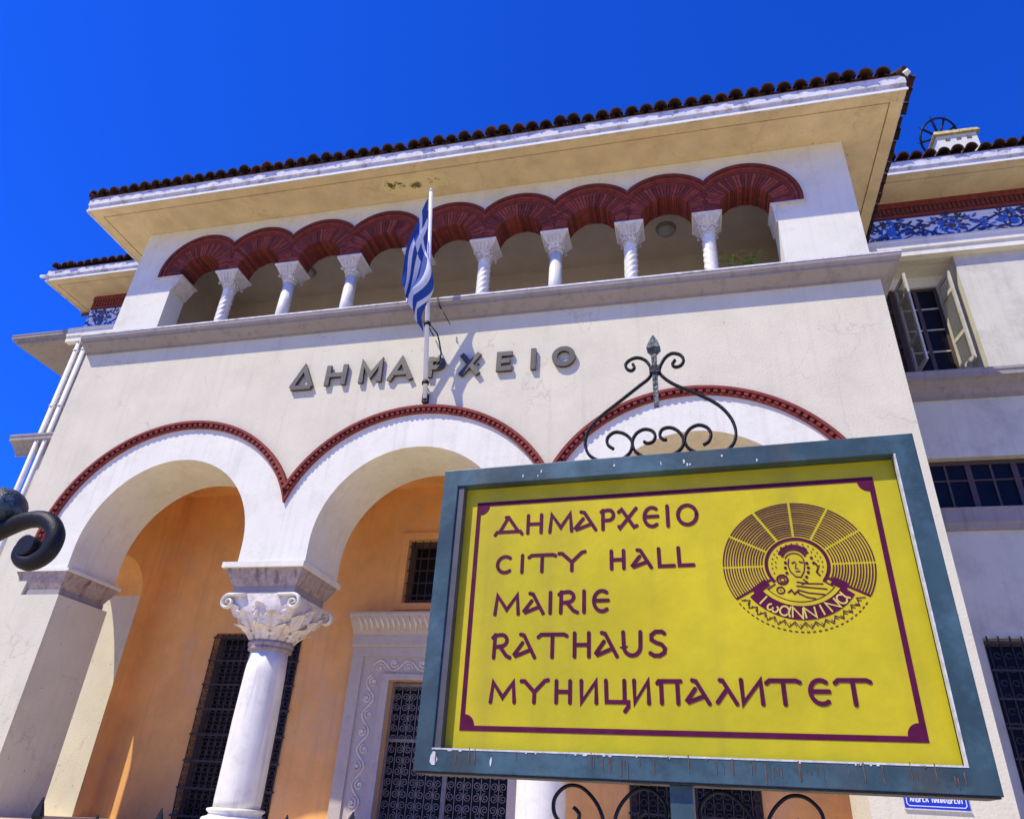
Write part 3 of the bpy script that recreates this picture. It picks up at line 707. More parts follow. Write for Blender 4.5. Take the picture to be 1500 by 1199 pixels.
# small columns with basket capitals
for i in range(8):
    cx = -8.870+SX*i; cyy = .23; twist = i in (0, 4, 6, 7, 3)
    if twist:
        s_tw = 1 if i % 2 else -1
        prof = [(.118, 9.62+.031*j) for j in range(40)]
        cs_ = HB().lathe(prof, cx, cyy, 32, 0, True, lambda t, z, q=s_tw: 1+.07*math.cos(5*t+q*z*48)).build('loggia_column', M_['marble'])
    else: cs_ = HB().lathe([(.125, 9.62), (.125, 10.2), (.112, 10.83)], cx, cyy, 28).build('loggia_column', M_['marble'])
    HB().lathe([(.17, 9.6), (.175, 9.66), (.15, 9.69), (.155, 9.72), (.12, 9.74)], cx, cyy, 24).build('base', M_['marble'], cs_)
    HB().lathe([(.115, 10.825), (.135, 10.83), (.14, 10.85), (.12, 10.865)], cx, cyy, 24).build('astragal', M_['pale_impost'], cs_)
    b = HB(); n = 32; prof = [(.115,0,10.865),(.14,.2,10.89),(.165,.5,10.94),(.16,.8,10.975)]
    vs2 = []
    for r, sq, z in prof:
        for j in range(n):
            t = 2*PI*j/n; m_ = max(abs(math.cos(t)), abs(math.sin(t))); kk = (1-sq)+sq/m_
            vs2.append((cx+r*math.cos(t)*kk, cyy+r*math.sin(t)*kk, z))
    b.add(vs2, [(k*n+j, k*n+(j+1) % n, (k+1)*n+(j+1) % n, (k+1)*n+j) for k in range(3) for j in range(n)], 0, True)
    for sx in (-1, 1):
        for sy in (-1, 1): b.tube([(cx+sx*(.150+.028*math.cos(a)), cyy+sy*.165, 10.945+.028*math.sin(a)) for a in [q_*.9 for q_ in range(8)]], .014, 5)
    b.build('capital', M_['capital'], cs_)
    b = HB(); b.box(cx-.262, cx+.262, -.04, UT+.04, ZC-.045, ZC-.001, 1)
    b.hexa([(cx-.155, cyy-.16, 10.975),(cx+.155, cyy-.16, 10.975),(cx+.155, cyy+.16, 10.975),(cx-.155, cyy+.16, 10.975)],
           [(cx-.245, -.025, ZC-.0455),(cx+.245, -.025, ZC-.0455),(cx+.245, UT+.02, ZC-.0455),(cx-.245, UT+.02, ZC-.0455)])
    # carved strap relief on the front of the impost
    for q_ in range(5):
        fz = q_/4; xx = cx-.17+.34*fz
        b.hexa([(cx+(xx-cx)*.75-.018, .040, 10.995),(cx+(xx-cx)*.75+.018, .040, 10.995),(cx+(xx-cx)*.75+.018, .06, 10.995),(cx+(xx-cx)*.75-.018, .06, 10.995)],
               [(xx-.024, -.026, 11.13),(xx+.024, -.026, 11.13),(xx+.024, -.002, 11.13),(xx-.024, -.002, 11.13)])
    b.build('basket_impost', [M_['pale_impost'], M_['marble']], cs_)
# loggia interior
HB().box(UL+.05, UR-.05, UT+.003, 2.6, 12.36, 12.46).build('loggia_ceiling', M_['loggia'])
HB().box(UL+.05, UR-.05, 2.4, 2.6, 9.6, 12.36).build('loggia_back_wall', M_['loggia'])
HB().box(UL, UL+.3, UT+.003, 2.4, 9.6, 12.36).build('loggia_side_wall', M_['loggia'])
HB().box(UR-.3, UR, UT+.003, 2.4, 9.6, 12.36).build('loggia_side_wall', M_['loggia'])

# ------------------------------------------------------------------ roofs
def eave(x0, x1, ye, yw, zs, name, x_in0, x_in1, ydeep, left_side=None, right_side=None):
    """flat plaster soffit slab with a raised border, fascia, gutter strip"""
    s = HB(); bd = .20; gv = .022
    s.box(x0, x1, ye, ydeep, zs+.045, zs+.10)
    s.box(x0, x1, ye, ye+bd, zs, zs+.0449)
    xa = x0+bd+gv if left_side else x0; xb = x1-bd-gv if right_side else x1
    s.box(xa, xb, ye+bd+gv, ydeep, zs+.004, zs+.0449)
    if left_side: s.box(x0, x0+bd, ye+bd+.0005, ydeep, zs, zs+.0449)
    if right_side: s.box(x1-bd, x1, ye+bd+.0005, ydeep, zs, zs+.0449)
    so_ = s.build('soffit', M_['soffit'])
    f = HB(); e = .02
    f.box(x0-e, x1+e, ye-.02, ye-.001, zs-.012, zs+.13)
    f.box(x0-e, x1+e, ye-.06, ye-.001, zs+.13, zs+.32)
    if right_side: f.box(x1+.001, x1+.012, ye, ydeep, zs-.002, zs+.26)
    if left_side: f.box(x0-.05, x0-.001, ye, ydeep, zs-.01, zs+.32)
    f.build('fascia', M_['fascia'], so_)
    HB().box(x0-.03, x1+.03, ye-.034, ye-.0205, zs-.014, zs+.03).build('drip_edge', M_['white'], so_)
    return so_
def tile_mesh():
    m = MB(); n = 8; R_ = .126; r_ = .102; L = .44
    v = []
    for y, s_, dz in ((0, 1, 0), (L, .82, 0)):
        for rr in (R_, r_):
            for i in range(n+1):
                t = PI*i/n; v.append((rr*s_*math.cos(t), y, rr*s_*math.sin(t)+dz))
    k = n+1; f = []
    for i in range(n):
        f.append((i, i+1, 2*k+i+1, 2*k+i)); f.append((k+i, 3*k+i, 3*k+i+1, k+i+1)); f.append((i, k+i, k+i+1, i+1)); f.append((2*k+i, 2*k+i+1, 3*k+i+1, 3*k+i))
    m.add(v, f, 0, False); return m
tile0 = tile_mesh().build('roof_tile', M_['tile'], None); tile_used = [False]
def tiles_row(parent, origin, step, n, rotz, pitch, groupidx=0):
    for i in range(n):
        o = tile0 if not tile_used[0] else tile0.copy()
        if tile_used[0]: col.objects.link(o)
        tile_used[0] = True
        o.parent = parent
        loc = Vector(origin)+Vector(step)*i-offA_par(parent)
        jit = Vector((random.uniform(-.014, .014), random.uniform(-.03, .03), random.uniform(-.010, .018)))
        o.matrix_basis = Matrix.Translation(loc+jit) @ Matrix.Rotation(rotz+random.uniform(-.06, .06), 4, 'Z') @ Matrix.Rotation(pitch, 4, 'X')
def offA_par(o):
    off = Vector((0,0,0))
    while o: off += o.location; o = o.parent
    return off
def roof_field(name, x0, x1, ye, z0, depth, slope, parent=None):
    """corrugated tiled slope rising behind the eave"""
    m = HB(); n = int((x1-x0)/.215); 
    for i in range(n):
        xc = x0+.215*(i+.5)
        ins = 0
        v = []
        for j in range(int(depth/.36)):
            ya = ye+.36*j; yb = ya+.40
            inset = 0
            if xc-x0 < (ya-ye) or x1-xc < (ya-ye): break
            for (yy, rr) in ((ya, .11), (yb, .09)):
                for q_ in range(5):
                    t = PI*q_/4; v.append((xc+rr*math.cos(t), yy, z0+(yy-ye)*slope+rr*math.sin(t)))
            o_ = len(v)-10
            m.add(v[o_:], [(q_, q_+1, 5+q_+1, 5+q_) for q_ in range(4)], 0)
    return m
ZS = ZT
X0, X1, YE = -12.10, 4.18, -.90
sof = eave(X0, X1, YE, 0, ZS, 'soffit', UL, UR, 9.0, True, True)
rf = HB()
zr = ZS+.32
rf.hexa([(X0-.06, YE-.08, zr), (X1+.06, YE-.08, zr), (X1+.06, 9.0, zr), (X0-.06, 9.0, zr)], [(X0+3.6, YE+3.6, zr+1.35), (X1-3.6, YE+3.6, zr+1.35), (X1-3.6, 6.5, zr+1.35), (X0+3.6, 6.5, zr+1.35)])
roof = rf.build('roof', M_['tile'])
nt_ = int((X1-X0+.1)/.265)
tiles_row(roof, (X0+.06, YE-.14, zr+.035), (.265, 0, 0), nt_, 0, .36)
pan = HB()
for i in range(nt_): 
    xx = X0+.06+.265*(i+.5)
    pan.add([(xx+.09*math.cos(PI+PI*q_/5), YE-.11, zr+.065+.055*math.sin(PI+PI*q_/5)) for q_ in range(6)]+[(xx+.09*math.cos(PI+PI*q_/5), YE+.4, zr+.25+.055*math.sin(PI+PI*q_/5)) for q_ in range(6)], [(q_, q_+1, 7+q_, 6+q_) for q_ in range(5)], 0)
pan.build('pan_tile', M_['tile'], roof, kind='stuff')
tiles_row(roof, (X1+.21, YE+.14, zr-.02), (0, .265, 0), 34, PI/2, .36)
tiles_row(roof, (X0-.12, YE+.14, zr+.035), (0, .265, 0), 20, -PI/2, .36)
roof_field('x', X0+.3, X1-.3, YE+.3, zr+.18, 3.2, .375).build('tile_field', M_['tile'], roof, kind='stuff')
# hip ridge at the right and left corners
hr = HB()
for i in range(10):
    for (cx_, sg_) in ((X1, -1), (X0, 1)):
        a = Vector((cx_-sg_*.06+sg_*.33*i, YE-.06+.33*i, zr+.06+.33*i*.375)); b_ = a+Vector((sg_*.4, .4, .15))
        hr.tube([a, b_], [.12, .10], 8)
hr.build('hip_tile', M_['tile'], roof)
HB().tube([(X1+.02, YE-.08, zr-.02), (X1+.08, YE-.14, zr)], [.06, .045], 7).build('hip_end', M_['white'], roof)
random.seed(11)

# ------------------------------------------------------------------ wings
YW, YWL = 3.50, 3.72
RWX, LWX = 15.0, -16.25
ub = MB
u_ = HB(); wall_holes(u_, XR-.06, RWX, 9.50, 13.72, YW, YW+.22, [(4.2, 6.06, 9.50, 12.50)])
u_.build('wing_upper_wall', M_['wing'])
HB().box(LWX, UL+.06, YW, YW+.22, 9.50, 13.72).build('wing_upper_wall', M_['wing'])
# niche lining behind the opening
HB().box(6.06, 6.3, YW+.221, 4.38, 9.50, 12.50).box(3.4, 6.3, YW+.221, 4.38, 12.501, 12.7).build('niche_lining', M_['whiteup'])
nb_ = HB(); wall_holes(nb_, 3.4, 6.06, 9.58, 12.50, 4.12, 4.38, [(4.05, 5.84, 10.0, 12.22)]); nb_.build('niche_back', M_['whiteup'])
# brick bands with dentils
for (xa, xb) in ((UR+.0, RWX), (LWX, UL)):
    b = HB().box(xa, xb, YW-.06, YW+.3, 14.0, 14.175).box(xa, xb, YW-.02, YW+.3, 13.80, 14.0, 1).box(xa, xb, YW-.04, YW+.3, 13.725, 13.80)
    bo = b.build('brick_band', [M_['brick'], M_['mortar']])
    d = HB(); n = int((xb-xa)/.095)
    for i in range(n): d.box(xa+.095*i+.02, xa+.095*i+.072, YW-.052, YW-.021, 13.82, 13.985)
    d.build('dentil_brick', M_['brick'], bo, kind='stuff')
# ceramic friezes with scrolling foliage
def frieze(xa, xb, z0, z1, seed):
    rnd = random.Random(seed)
    f = HB().box(xa, xb, YW-.012, YW-.001, z0, z1).build('ceramic_frieze', M_['frieze'])
    o = HB(); L = z1-z0; n = 0; y = YW-.0125
    o.box(xa, xb, y-.004, y-.001, z0, z0+.035, 0); o.box(xa, xb, y-.004, y-.001, z1-.03, z1, 0)
    step = L*1.55; x = xa-.1; k = 0
    def st(pts, wd, mi_):
        nonlocal n
        n += 1; pts = [(px_, min(max(pz_, z0+.02), z1-.02)) for px_, pz_ in pts if xa < px_ < xb]
        pp = [pts[0]] if pts else []
        for q_ in pts[1:]:
            if math.hypot(q_[0]-pp[-1][0], q_[1]-pp[-1][1]) > 1e-3: pp.append(q_)
        if len(pp) > 2: o.stroke(pp, wd, y-.004-.00007*(n % 60), y, mi_)
    def leaf(px_, pz_, ang, ln, wd, mi_):
        nonlocal n
        if not (xa+.1 < px_ < xb-.1): return
        n += 1; d = Vector((math.cos(ang), math.sin(ang))); e = Vector((-d.y, d.x)); c0 = Vector((px_, pz_))
        pts = [c0, c0+d*ln*.3+e*wd, c0+d*ln*.7+e*wd*.8, c0+d*ln, c0+d*ln*.7-e*wd*.8, c0+d*ln*.3-e*wd]
        pts = [(p_.x, min(max(p_.y, z0+.01), z1-.01)) for p_ in pts]
        o.add([(p_[0], y-.0045-.00007*(n % 60), p_[1]) for p_ in pts], [(0,1,2,3,4,5)], mi_)
    while x < xb+.5:
        s_ = 1 if k % 2 else -1; cx_ = x+step/2; cz_ = (z0+z1)/2-s_*.03
        st([(x+step*i/24, (z0+z1)/2+s_*L*.34*math.sin(PI*i/24)) for i in range(25)], .055, 0)
        st([(x+step*i/24, (z0+z1)/2-s_*L*.34*math.sin(PI*i/24)) for i in range(25)], .035, 2)
        sp_pts = [(cx_+(L*.30)*(1-i/30*.8)*math.cos(PI*s_*.5+i/30*3.4*PI*s_), cz_+(L*.30)*(1-i/30*.8)*math.sin(PI*s_*.5+i/30*3.4*PI*s_)) for i in range(31)]
        st(sp_pts, .045, 1 if k % 3 else 0)
        for q_ in range(80):
            a = rnd.uniform(0, 2*PI); rr = rnd.uniform(.06, .52)*L
            leaf(cx_+rr*1.5*math.cos(a), cz_+rr*math.sin(a), a+rnd.uniform(-1, 1), rnd.uniform(.10, .22), rnd.uniform(.020, .05), rnd.choice((0, 0, 0, 1, 1, 2)))
        for q_ in range(7):
            leaf(cx_, cz_, 2*PI*q_/7, .11, .035, 1 if k % 2 else 2)
        x += step; k += 1
    o.build('painted_foliage', [M_['fz_dark'], M_['fz_mid'], M_['fz_brown']], f, fix=False)
frieze(UR, RWX, 12.94, 13.722, 5); frieze(LWX, UL, 12.94, 13.722, 8)
# cornice under the friezes
for (xa, xb) in ((XR-.05, RWX), (LWX-.25, XL+.4)):
    prof = [(YW-.001, 12.505), (YW-.16, 12.505), (YW-.16, 12.66), (YW-.20, 12.68), (YW-.20, 12.86), (YW-.22, 12.88), (YW-.22, 12.93), (YW-.001, 12.938)]
    HB().profile_x(prof, xa, xb).build('wing_cornice', M_['white'])
sl = HB(); sl.profile_x([(3.35, 12.75), (3.35, 12.78), (3.31, 12.79), (3.31, 12.85), (3.29, 12.87), (3.29, 12.90), (8.0, 12.90), (8.0, 12.75)], -18.42, LWX-.255)
sl.box(-18.30, LWX-.26, 3.42, 7.9, 12.65, 12.749)
sl.build('corner_slab', M_['cornice'])
for (xa, xb) in ((XR, RWX), (-16.9, XL)):
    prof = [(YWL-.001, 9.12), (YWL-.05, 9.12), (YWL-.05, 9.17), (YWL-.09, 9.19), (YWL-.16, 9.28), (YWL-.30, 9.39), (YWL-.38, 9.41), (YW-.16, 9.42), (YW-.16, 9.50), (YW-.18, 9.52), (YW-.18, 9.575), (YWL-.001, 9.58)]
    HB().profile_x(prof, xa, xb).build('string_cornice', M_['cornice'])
lw = HB(); holes = [(4.56, 8.4, 6.85, 7.88), (4.76, 8.6, 1.8, 4.58)]
wall_holes(lw, XR, RWX, 0, 9.48, YWL, YWL+.35, holes)
lw.build('wing_lower_wall', M_['wing'])
HB().profile_x([(YWL-.001, 6.44), (YWL-.05, 6.44), (YWL-.07, 6.52), (YWL-.10, 6.57), (YWL-.10, 6.80), (YWL-.12, 6.81), (YWL-.12, 6.845), (YWL-.001, 6.85)], XR, RWX).build('window_sill_band', M_['cornice'])
HB().box(-16.2, XL, YWL, YWL+.3, 0, 9.48).build('wing_lower_wall', M_['wing'])
HB().box(LWX+.0, RWX, 4.39, 12, 0, 14.1).build('rear_block', M_['loggia'])
# windows of right wing
def wing_window(x0, x1, z0, z1, y, cols, grid=False, gm=None):
    f = HB()
    f.box(x0, x0+.08, y, y+.08, z0, z1); f.box(x1-.08, x1, y, y+.08, z0, z1); f.box(x0+.08, x1-.08, y, y+.08, z1-.08, z1); f.box(x0+.08, x1-.08, y, y+.08, z0, z0+.08)
    n = cols
    for i in range(1, n): xx = x0+(x1-x0)*i/n; f.box(xx-.05, xx+.05, y+.002, y+.078, z0+.08, z1-.08)
    fo = f.build('window', M_['darkwood'])
    for i in range(n):
        a = x0+(x1-x0)*i/n+.05; b_ = x0+(x1-x0)*(i+1)/n-.05
        HB().box(a, b_, y+.04, y+.05, z0+.08, z1-.08).build('pane', M_['glass'], fo)
        m = HB(); m.box((a+b_)/2-.02, (a+b_)/2+.02, y+.01, y+.039, z0+.08, z1-.08); m.box(a, b_, y+.012, y+.038, (z0+z1)/2+.1, (z0+z1)/2+.13)
        m.build('glazing_bar', M_['darkwood'], fo)
    return fo
wing_window(4.56, 8.4, 6.86, 7.875, YWL+.16, 5)
w3 = wing_window(4.76, 8.6, 1.8, 4.575, YWL+.20, 3)
gr = HB()
for i in range(24): xx = 4.80+3.9*i/23; gr.tube([(xx, YWL-.06, 1.8), (xx, YWL-.06, 4.60)], .013, 5)
for j in range(7): gr.box(4.76, 8.74, YWL-.075, YWL-.045, 1.9+j*.43, 1.93+j*.43)
for i in range(23):
    for j in range(12): gr.tube([(4.80+3.9*(i+.5)/23+.05*math.cos(a*1.1), YWL-.06, 1.98+j*.21+.05*math.sin(a*1.1)) for a in range(6)], .007, 4)
gr.build('window_grille', M_['grille_dk'], w3)
# shuttered niche window
wf = HB(); wx0, wx1, wz0, wz1, wy = 4.94, 5.84, 10.0, 12.22, 4.18
wf.box(wx0, wx0+.07, wy, wy+.07, wz0, wz1).box(wx1-.07, wx1, wy, wy+.07, wz0, wz1).box(wx0+.07, wx1-.07, wy, wy+.07, wz1-.07, wz1).box(wx0+.07, wx1-.07, wy, wy+.07, wz0, wz0+.08)
wf.box((wx0+wx1)/2-.04, (wx0+wx1)/2+.04, wy+.001, wy+.06, wz0+.08, wz1-.07)
wfo = wf.build('window', M_['darkwood'])
for a, b_ in ((wx0+.07, (wx0+wx1)/2-.04), ((wx0+wx1)/2+.04, wx1-.07)):
    HB().box(a, b_, wy+.03, wy+.04, wz0+.08, wz1-.07).build('pane', M_['glass'], wfo)
    gb = HB()
    for j in range(1, 4): zz = wz0+(wz1-wz0)*j/4; gb.box(a, b_, wy+.005, wy+.029, zz-.015, zz+.015)
    gb.build('glazing_bar', M_['shutter'], wfo)
def shutter(hx, hy, ang, wdt, z0, z1):
    """hinged at (hx,hy); ang = direction of the leaf in plan"""
    d = Vector((math.cos(ang), math.sin(ang), 0)); nrm = Vector((-d.y, d.x, 0))
    def bx(mb_, s0, s1, za, zb, t0=-.02, t1=.02, mi_=0):
        P_ = [Vector((hx, hy, 0))+d*s+nrm*t for s, t in ((s0, t0), (s1, t0), (s1, t1), (s0, t1))]
        mb_.hexa([(p_.x, p_.y, za) for p_ in P_], [(p_.x, p_.y, zb) for p_ in P_], mi_)
    m = HB(); st_ = .075
    bx(m, 0, st_, z0, z1); bx(m, wdt-st_, wdt, z0, z1)
    rails = [z0, z0+(z1-z0)*.30, z0+(z1-z0)*.78, z1-.09]
    for zz in rails: bx(m, st_, wdt-st_, zz, zz+.09)
    so2 = m.build('shutter', M_['shutter'])
    for r_ in range(3):
        za, zb = rails[r_]+.09, rails[r_+1]; n = int((zb-za)/.042)
        for j in range(n):
            zc = za+(j+.5)*(zb-za)/n; sl_ = HB()
            P_ = [Vector((hx, hy, 0))+d*s+nrm*t for s, t in ((st_, -.014), (wdt-st_, -.014), (wdt-st_, .014), (st_, .014))]
            dz = [-.014, -.014, .014, .014]
            sl_.hexa([(p_.x, p_.y, zc+dz[i]-.004) for i, p_ in enumerate(P_)], [(p_.x, p_.y, zc+dz[i]+.004) for i, p_ in enumerate(P_)])
            sl_.build('slat', M_['slat'], so2)
    return so2
shutter(5.82, 4.09, math.atan2(-.56, .085), .56, 9.95, 12.16)
shutter(4.98, 4.09, math.atan2(-.66, .045), .62, 9.95, 12.16)
# dark leaf added beside the open pair, coloured to stand in for niche shade
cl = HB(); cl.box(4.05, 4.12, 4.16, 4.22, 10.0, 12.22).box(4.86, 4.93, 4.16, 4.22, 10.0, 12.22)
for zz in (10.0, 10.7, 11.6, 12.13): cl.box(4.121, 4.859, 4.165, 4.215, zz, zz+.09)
shade_leaf = cl.build('shutter', M_['darkwood'])
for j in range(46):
    zz = 10.02+j*.047; HB().hexa([(4.122,4.17,zz),(4.858,4.17,zz),(4.858,4.18,zz-.004),(4.122,4.18,zz-.004)], [(4.122,4.20,zz+.03),(4.858,4.20,zz+.03),(4.858,4.21,zz+.026),(4.122,4.21,zz+.026)]).build('slat', M_['darkwood'], shade_leaf)
# wing eaves
ZW, YE2 = 14.165, 2.58
sofR = eave(UR+.3, RWX, YE2, YW, ZW-.012, 's', 0, 0, 8.0)
rr_ = HB().hexa([(UR+.25, YE2-.08, ZW+.32), (RWX, YE2-.08, ZW+.32), (RWX, 9, ZW+.32), (UR+.25, 9, ZW+.32)], [(UR+.25, 6.0, ZW+1.6), (RWX, 6.0, ZW+1.6), (RWX, 7, ZW+1.6), (UR+.25, 7, ZW+1.6)]).build('roof', M_['tile'])
tiles_row(rr_, (UR+.38, YE2-.14, ZW+.355), (.265, 0, 0), 36, 0, .36)
roof_field('x', UR+.3, RWX, YE2+.2, ZW+.42, 3.2, .375).build('tile_field', M_['tile'], rr_, kind='stuff')
sofL = eave(-17.15, UL-.3, YE2, YW, ZW-.012, 's', 0, 0, 8.0, True)
rl_ = HB().hexa([(-17.1, YE2-.08, ZW+.32), (UL-.3, YE2-.08, ZW+.32), (UL-.3, 9, ZW+.32), (-17.1, 9, ZW+.32)], [(-14.6, 5.2, ZW+1.3), (UL-.3, 5.2, ZW+1.3), (UL-.3, 6, ZW+1.3), (-14.6, 6, ZW+1.3)]).build('roof', M_['tile'])
tiles_row(rl_, (-16.86, YE2-.14, ZW+.355), (.265, 0, 0), 21, 0, .36)
HB().tube([(-17.36, YE2-.05, ZW+.14), (-17.1, YE2-.05, ZW+.11)], .05, 8).build('gutter_end', M_['white'], sofL)
HB().box(-17.2, -16.3, 4.0, 4.08, ZW-.14, ZW-.07).build('eave_bar', M_['darkwood'], sofL)
for xx in (-16.08, -15.82):
    dp = HB().tube([(xx, 3.43, 0.1), (xx, 3.43, 12.7)], .062, 12)
    for zz in (10.4, 12.2): dp.lathe([(.078, zz), (.078, zz+.05)], xx, 3.43, 12)
    for zz in (7.2, 4.5): dp.lathe([(.078, zz), (.078, zz+.05)], xx, 3.43, 12)
    dp.build('drainpipe', M_['pipe'])

# ================================================================== lettering on the facade
def glyph(ch):
    def ell(cx, cy, rx, ry, a0=0, a1=360, n=18): return [(cx+rx*math.cos(math.radians(a0+(a1-a0)*i/n)), cy+ry*math.sin(math.radians(a0+(a1-a0)*i/n))) for i in range(n+1)]
    return {
     'Δ': [[(0,0),(.5,1),(1,0)], [(0,0),(1,0)]], 'Η': [[(.06,0),(.06,1)], [(.94,0),(.94,1)], [(.06,.5),(.94,.5)]],
     'Μ': [[(.05,0),(.05,1),(.5,.3),(.95,1),(.95,0)]], 'Α': [[(0,0),(.5,1),(1,0)], [(.18,.30),(.82,.30)]],
     'Ρ': [[(.08,0),(.08,1)], [(.08,.95),(.55,.95)]+ell(.55,.70,.38,.25,90,-90,10)+[(.08,.45)]],
     'Χ': [[(.02,0),(.98,1)], [(.02,1),(.98,0)]], 'Ε': [[(.95,.95),(.08,.95),(.08,.05),(.95,.05)], [(.08,.5),(.8,.5)]],
     'Ι': [[(.5,0),(.5,1)]], 'Ο': [ell(.5,.5,.45,.47)], 'Ν': [[(.06,0),(.06,1),(.94,0),(.94,1)]], 'Π': [[(.06,0),(.06,.95),(.94,.95),(.94,0)]],
     'Υ': [[(0,1),(.5,.5),(1,1)], [(.5,.5),(.5,0)]],
     # uncial forms of the yellow sign
     'd': [[(0,-.02),(.07,.13),(.93,.13),(1,-.02)], [(.16,.13),(.47,.98)], [(.38,.98),(.47,.98),(.86,.13)]],
     'h': [[(.07,0),(.07,1)], [(.93,0),(.93,1)], [(.07,.5),(.93,.5)]],
     'm': [[(.03,0),(.10,.95),(.5,.22),(.90,.95),(.97,0)]],
     'a': [[(.30,1),(.46,.96),(1,.0)], [(.40,.62),(.03,.14),(.10,.06),(.74,.30)]],
     'p': [[(.12,0),(.12,1)], [(.0,.92),(.12,.97),(.5,1)]+ell(.55,.73,.38,.27,80,-90,10)+[(.12,.46)]],
     'x': [[(.0,.10),(.06,.02),(.98,1.0)], [(.0,.86),(.16,.98),(.30,.80),(.84,.04),(1,.10)]],
     'e': [ell(.52,.5,.46,.48,55,305,16), [(.08,.52),(.86,.52)]],
     'i': [[(.5,0),(.5,1)]], 'o': [ell(.5,.5,.46,.48)],
     'c': [ell(.52,.5,.46,.48,52,308,16)],
     't': [[(.0,.86),(.10,.97),(.9,.97),(1,.90)], [(.5,.97),(.5,0)]],
     'y': [[(.0,1.0),(.12,1.0),(.5,.48)], [(1.0,1.06),(.88,1.02),(.5,.48),(.5,0)]],
     'l': [[(.08,1),(.10,.04),(1.0,.04)]],
     'r': [[(.10,0),(.12,1)], [(.0,.88),(.12,.97),(.45,1)]+ell(.48,.75,.32,.25,80,-90,10)+[(.22,.47)], [(.42,.48),(.8,.08),(1,.0)]],
     'u': [[(.05,1),(.07,.4)]+ell(.5,.4,.43,.38,180,360,12)+[(.95,1)]],
     's': [[(.95,.92),(.8,1),(.4,1),(.12,.86),(.12,.66),(.4,.54),(.75,.46),(.95,.3),(.9,.12),(.6,.0),(.25,.0),(.02,.1)]],
     'n': [[(.06,1),(.08,.02),(.92,.98),(.94,0)]],
     'q': [[(.06,1),(.08,.04),(.85,.04),(.85,1)], [(.85,.04),(1,.04),(1.0,-.16),(.86,-.36)]],
     'w': [[(.0,.88),(.06,.97),(1.0,.97)], [(.16,.97),(.16,0)], [(.86,.97),(.86,0)]],
     'v': [[(.0,.06),(.52,.60)], [(.2,1),(.34,.98),(1,.0)]],
     'Ω': [ell(.27,.3,.24,.3,90,360,10)+ell(.73,.3,.24,.3,180,450,10)],
     'α': [ell(.42,.45,.38,.45,30,330,14), [(.86,1),(.80,.4),(1,0)]],
    }[ch]
sgn = empty('wall_lettering', (-4.1, 0, 8.1), 'row of raised brown metal Greek letters on the wall above the middle arch', 'lettering')
for ch, a, b_ in (('Δ',-6.72,-6.24),('Η',-6.05,-5.60),('Μ',-5.39,-4.92),('Α',-4.84,-4.34),('Ρ',-4.11,-3.76),('Χ',-3.54,-3.12),('Ε',-2.88,-2.53),('Ι',-2.32,-2.12),('Ο',-1.92,-1.49)):
    z0, h_ = 8.09, .42; m = MB(); wd = .088
    for i, s_ in enumerate(glyph(ch)):
        pts = [(a+wd/2+(b_-a-wd)*p_[0]+4.1, z0+p_[1]*(h_-wd)+wd/2-8.1) if not (ch in 'ΔΑΧΜΗΡΙ' and p_[1] in (0, 1)) else (a+wd/2+(b_-a-wd)*p_[0]+4.1, z0+p_[1]*h_-8.1) for p_ in s_]
        m.stroke(pts, wd, -.075-.002*i, -.018)
    sx_ = b_-.07 if ch in 'ΟΗΜΧ' else (a+b_)/2
    zc_ = .19 if ch != 'Δ' else .01
    m.box(sx_+4.1-.015, sx_+4.1+.015, -.03, -.001, zc_, zc_+.03)
    m.build('letter', M_['letter'], sgn)

# ================================================================== flagpole and flag
fp = empty('flagpole', (-4.07, 0, 7.65), 'white metal pole leaning out from the wall above the middle arch', 'flagpole')
PT = lambda f: Vector((-0, -.06-1.0*f, .02+3.86*f))
m = MB().tube([PT(0), PT(1)], [.042, .034], 12).tube([PT(1), PT(1)+Vector((0, -.01, .05))], [.045, .02], 10); m.build('pole', M_['pole'], fp)
for f in (.07, .34):
    m = MB().tube([PT(f)-Vector((.0,.0,.03)), PT(f)+Vector((0,0,.03))], .062, 8)
    m.tube([PT(f), (0.0, 0, .25) if f < .1 else PT(f)+Vector((0, .36, 0))], .014, 6)
    m.build('clamp', M_['iron'], fp)
MB().box(-.05, .05, -.08, -.001, -.05, .12).build('bracket', M_['iron'], fp)
rp = MB().tube([PT(.34)+Vector((.06,0,-.02)), PT(.30)+Vector((.17,.05,0)), PT(.27)+Vector((.20,.08,0)), PT(.20)+Vector((.26,.02,.02)), PT(.16)+Vector((.25,0,0))], .014, 5)
rp.tube([PT(.50)+Vector((.10,.2,0)), PT(.45)+Vector((.16,.2,0)), PT(.44)+Vector((.19,.2,0))], [.012,.018,.014], 5)
rp.tube([PT(.44)+Vector((.22,.2,-.05)), PT(.36)+Vector((.36,.2,.0))], .008, 5)
rp.build('halyard', M_['iron'], fp)
fl = MB(); NU, NV = 54, 54; V = []
top0, bot0 = PT(.955), PT(.50)
for j in range(NV+1):
    v = j/NV
    p0 = top0*(1-v)+bot0*v
    L = 1.98*(1-v)+.86*v
    for i in range(NU+1):
        u = i/NU
        endx = -.27*(1-v)+.0*v
        fold = math.sin(u*9+v*5)*.05*(u**.6)+.035*math.sin(v*16+u*3)*min(1, u*3)
        bulge = .24*math.exp(-((v-.72)/.24)**2)*math.sin(PI*min(1, u*1.35))-.09*math.sin(PI*u)*(1-v)
        x = -.035+endx*u**.8+bulge+.02*math.sin(v*21+u*6)*u
        V.append((p0.x+x, p0.y-.045+fold+.10*u*math.sin(v*7), p0.z-L*u*.985))
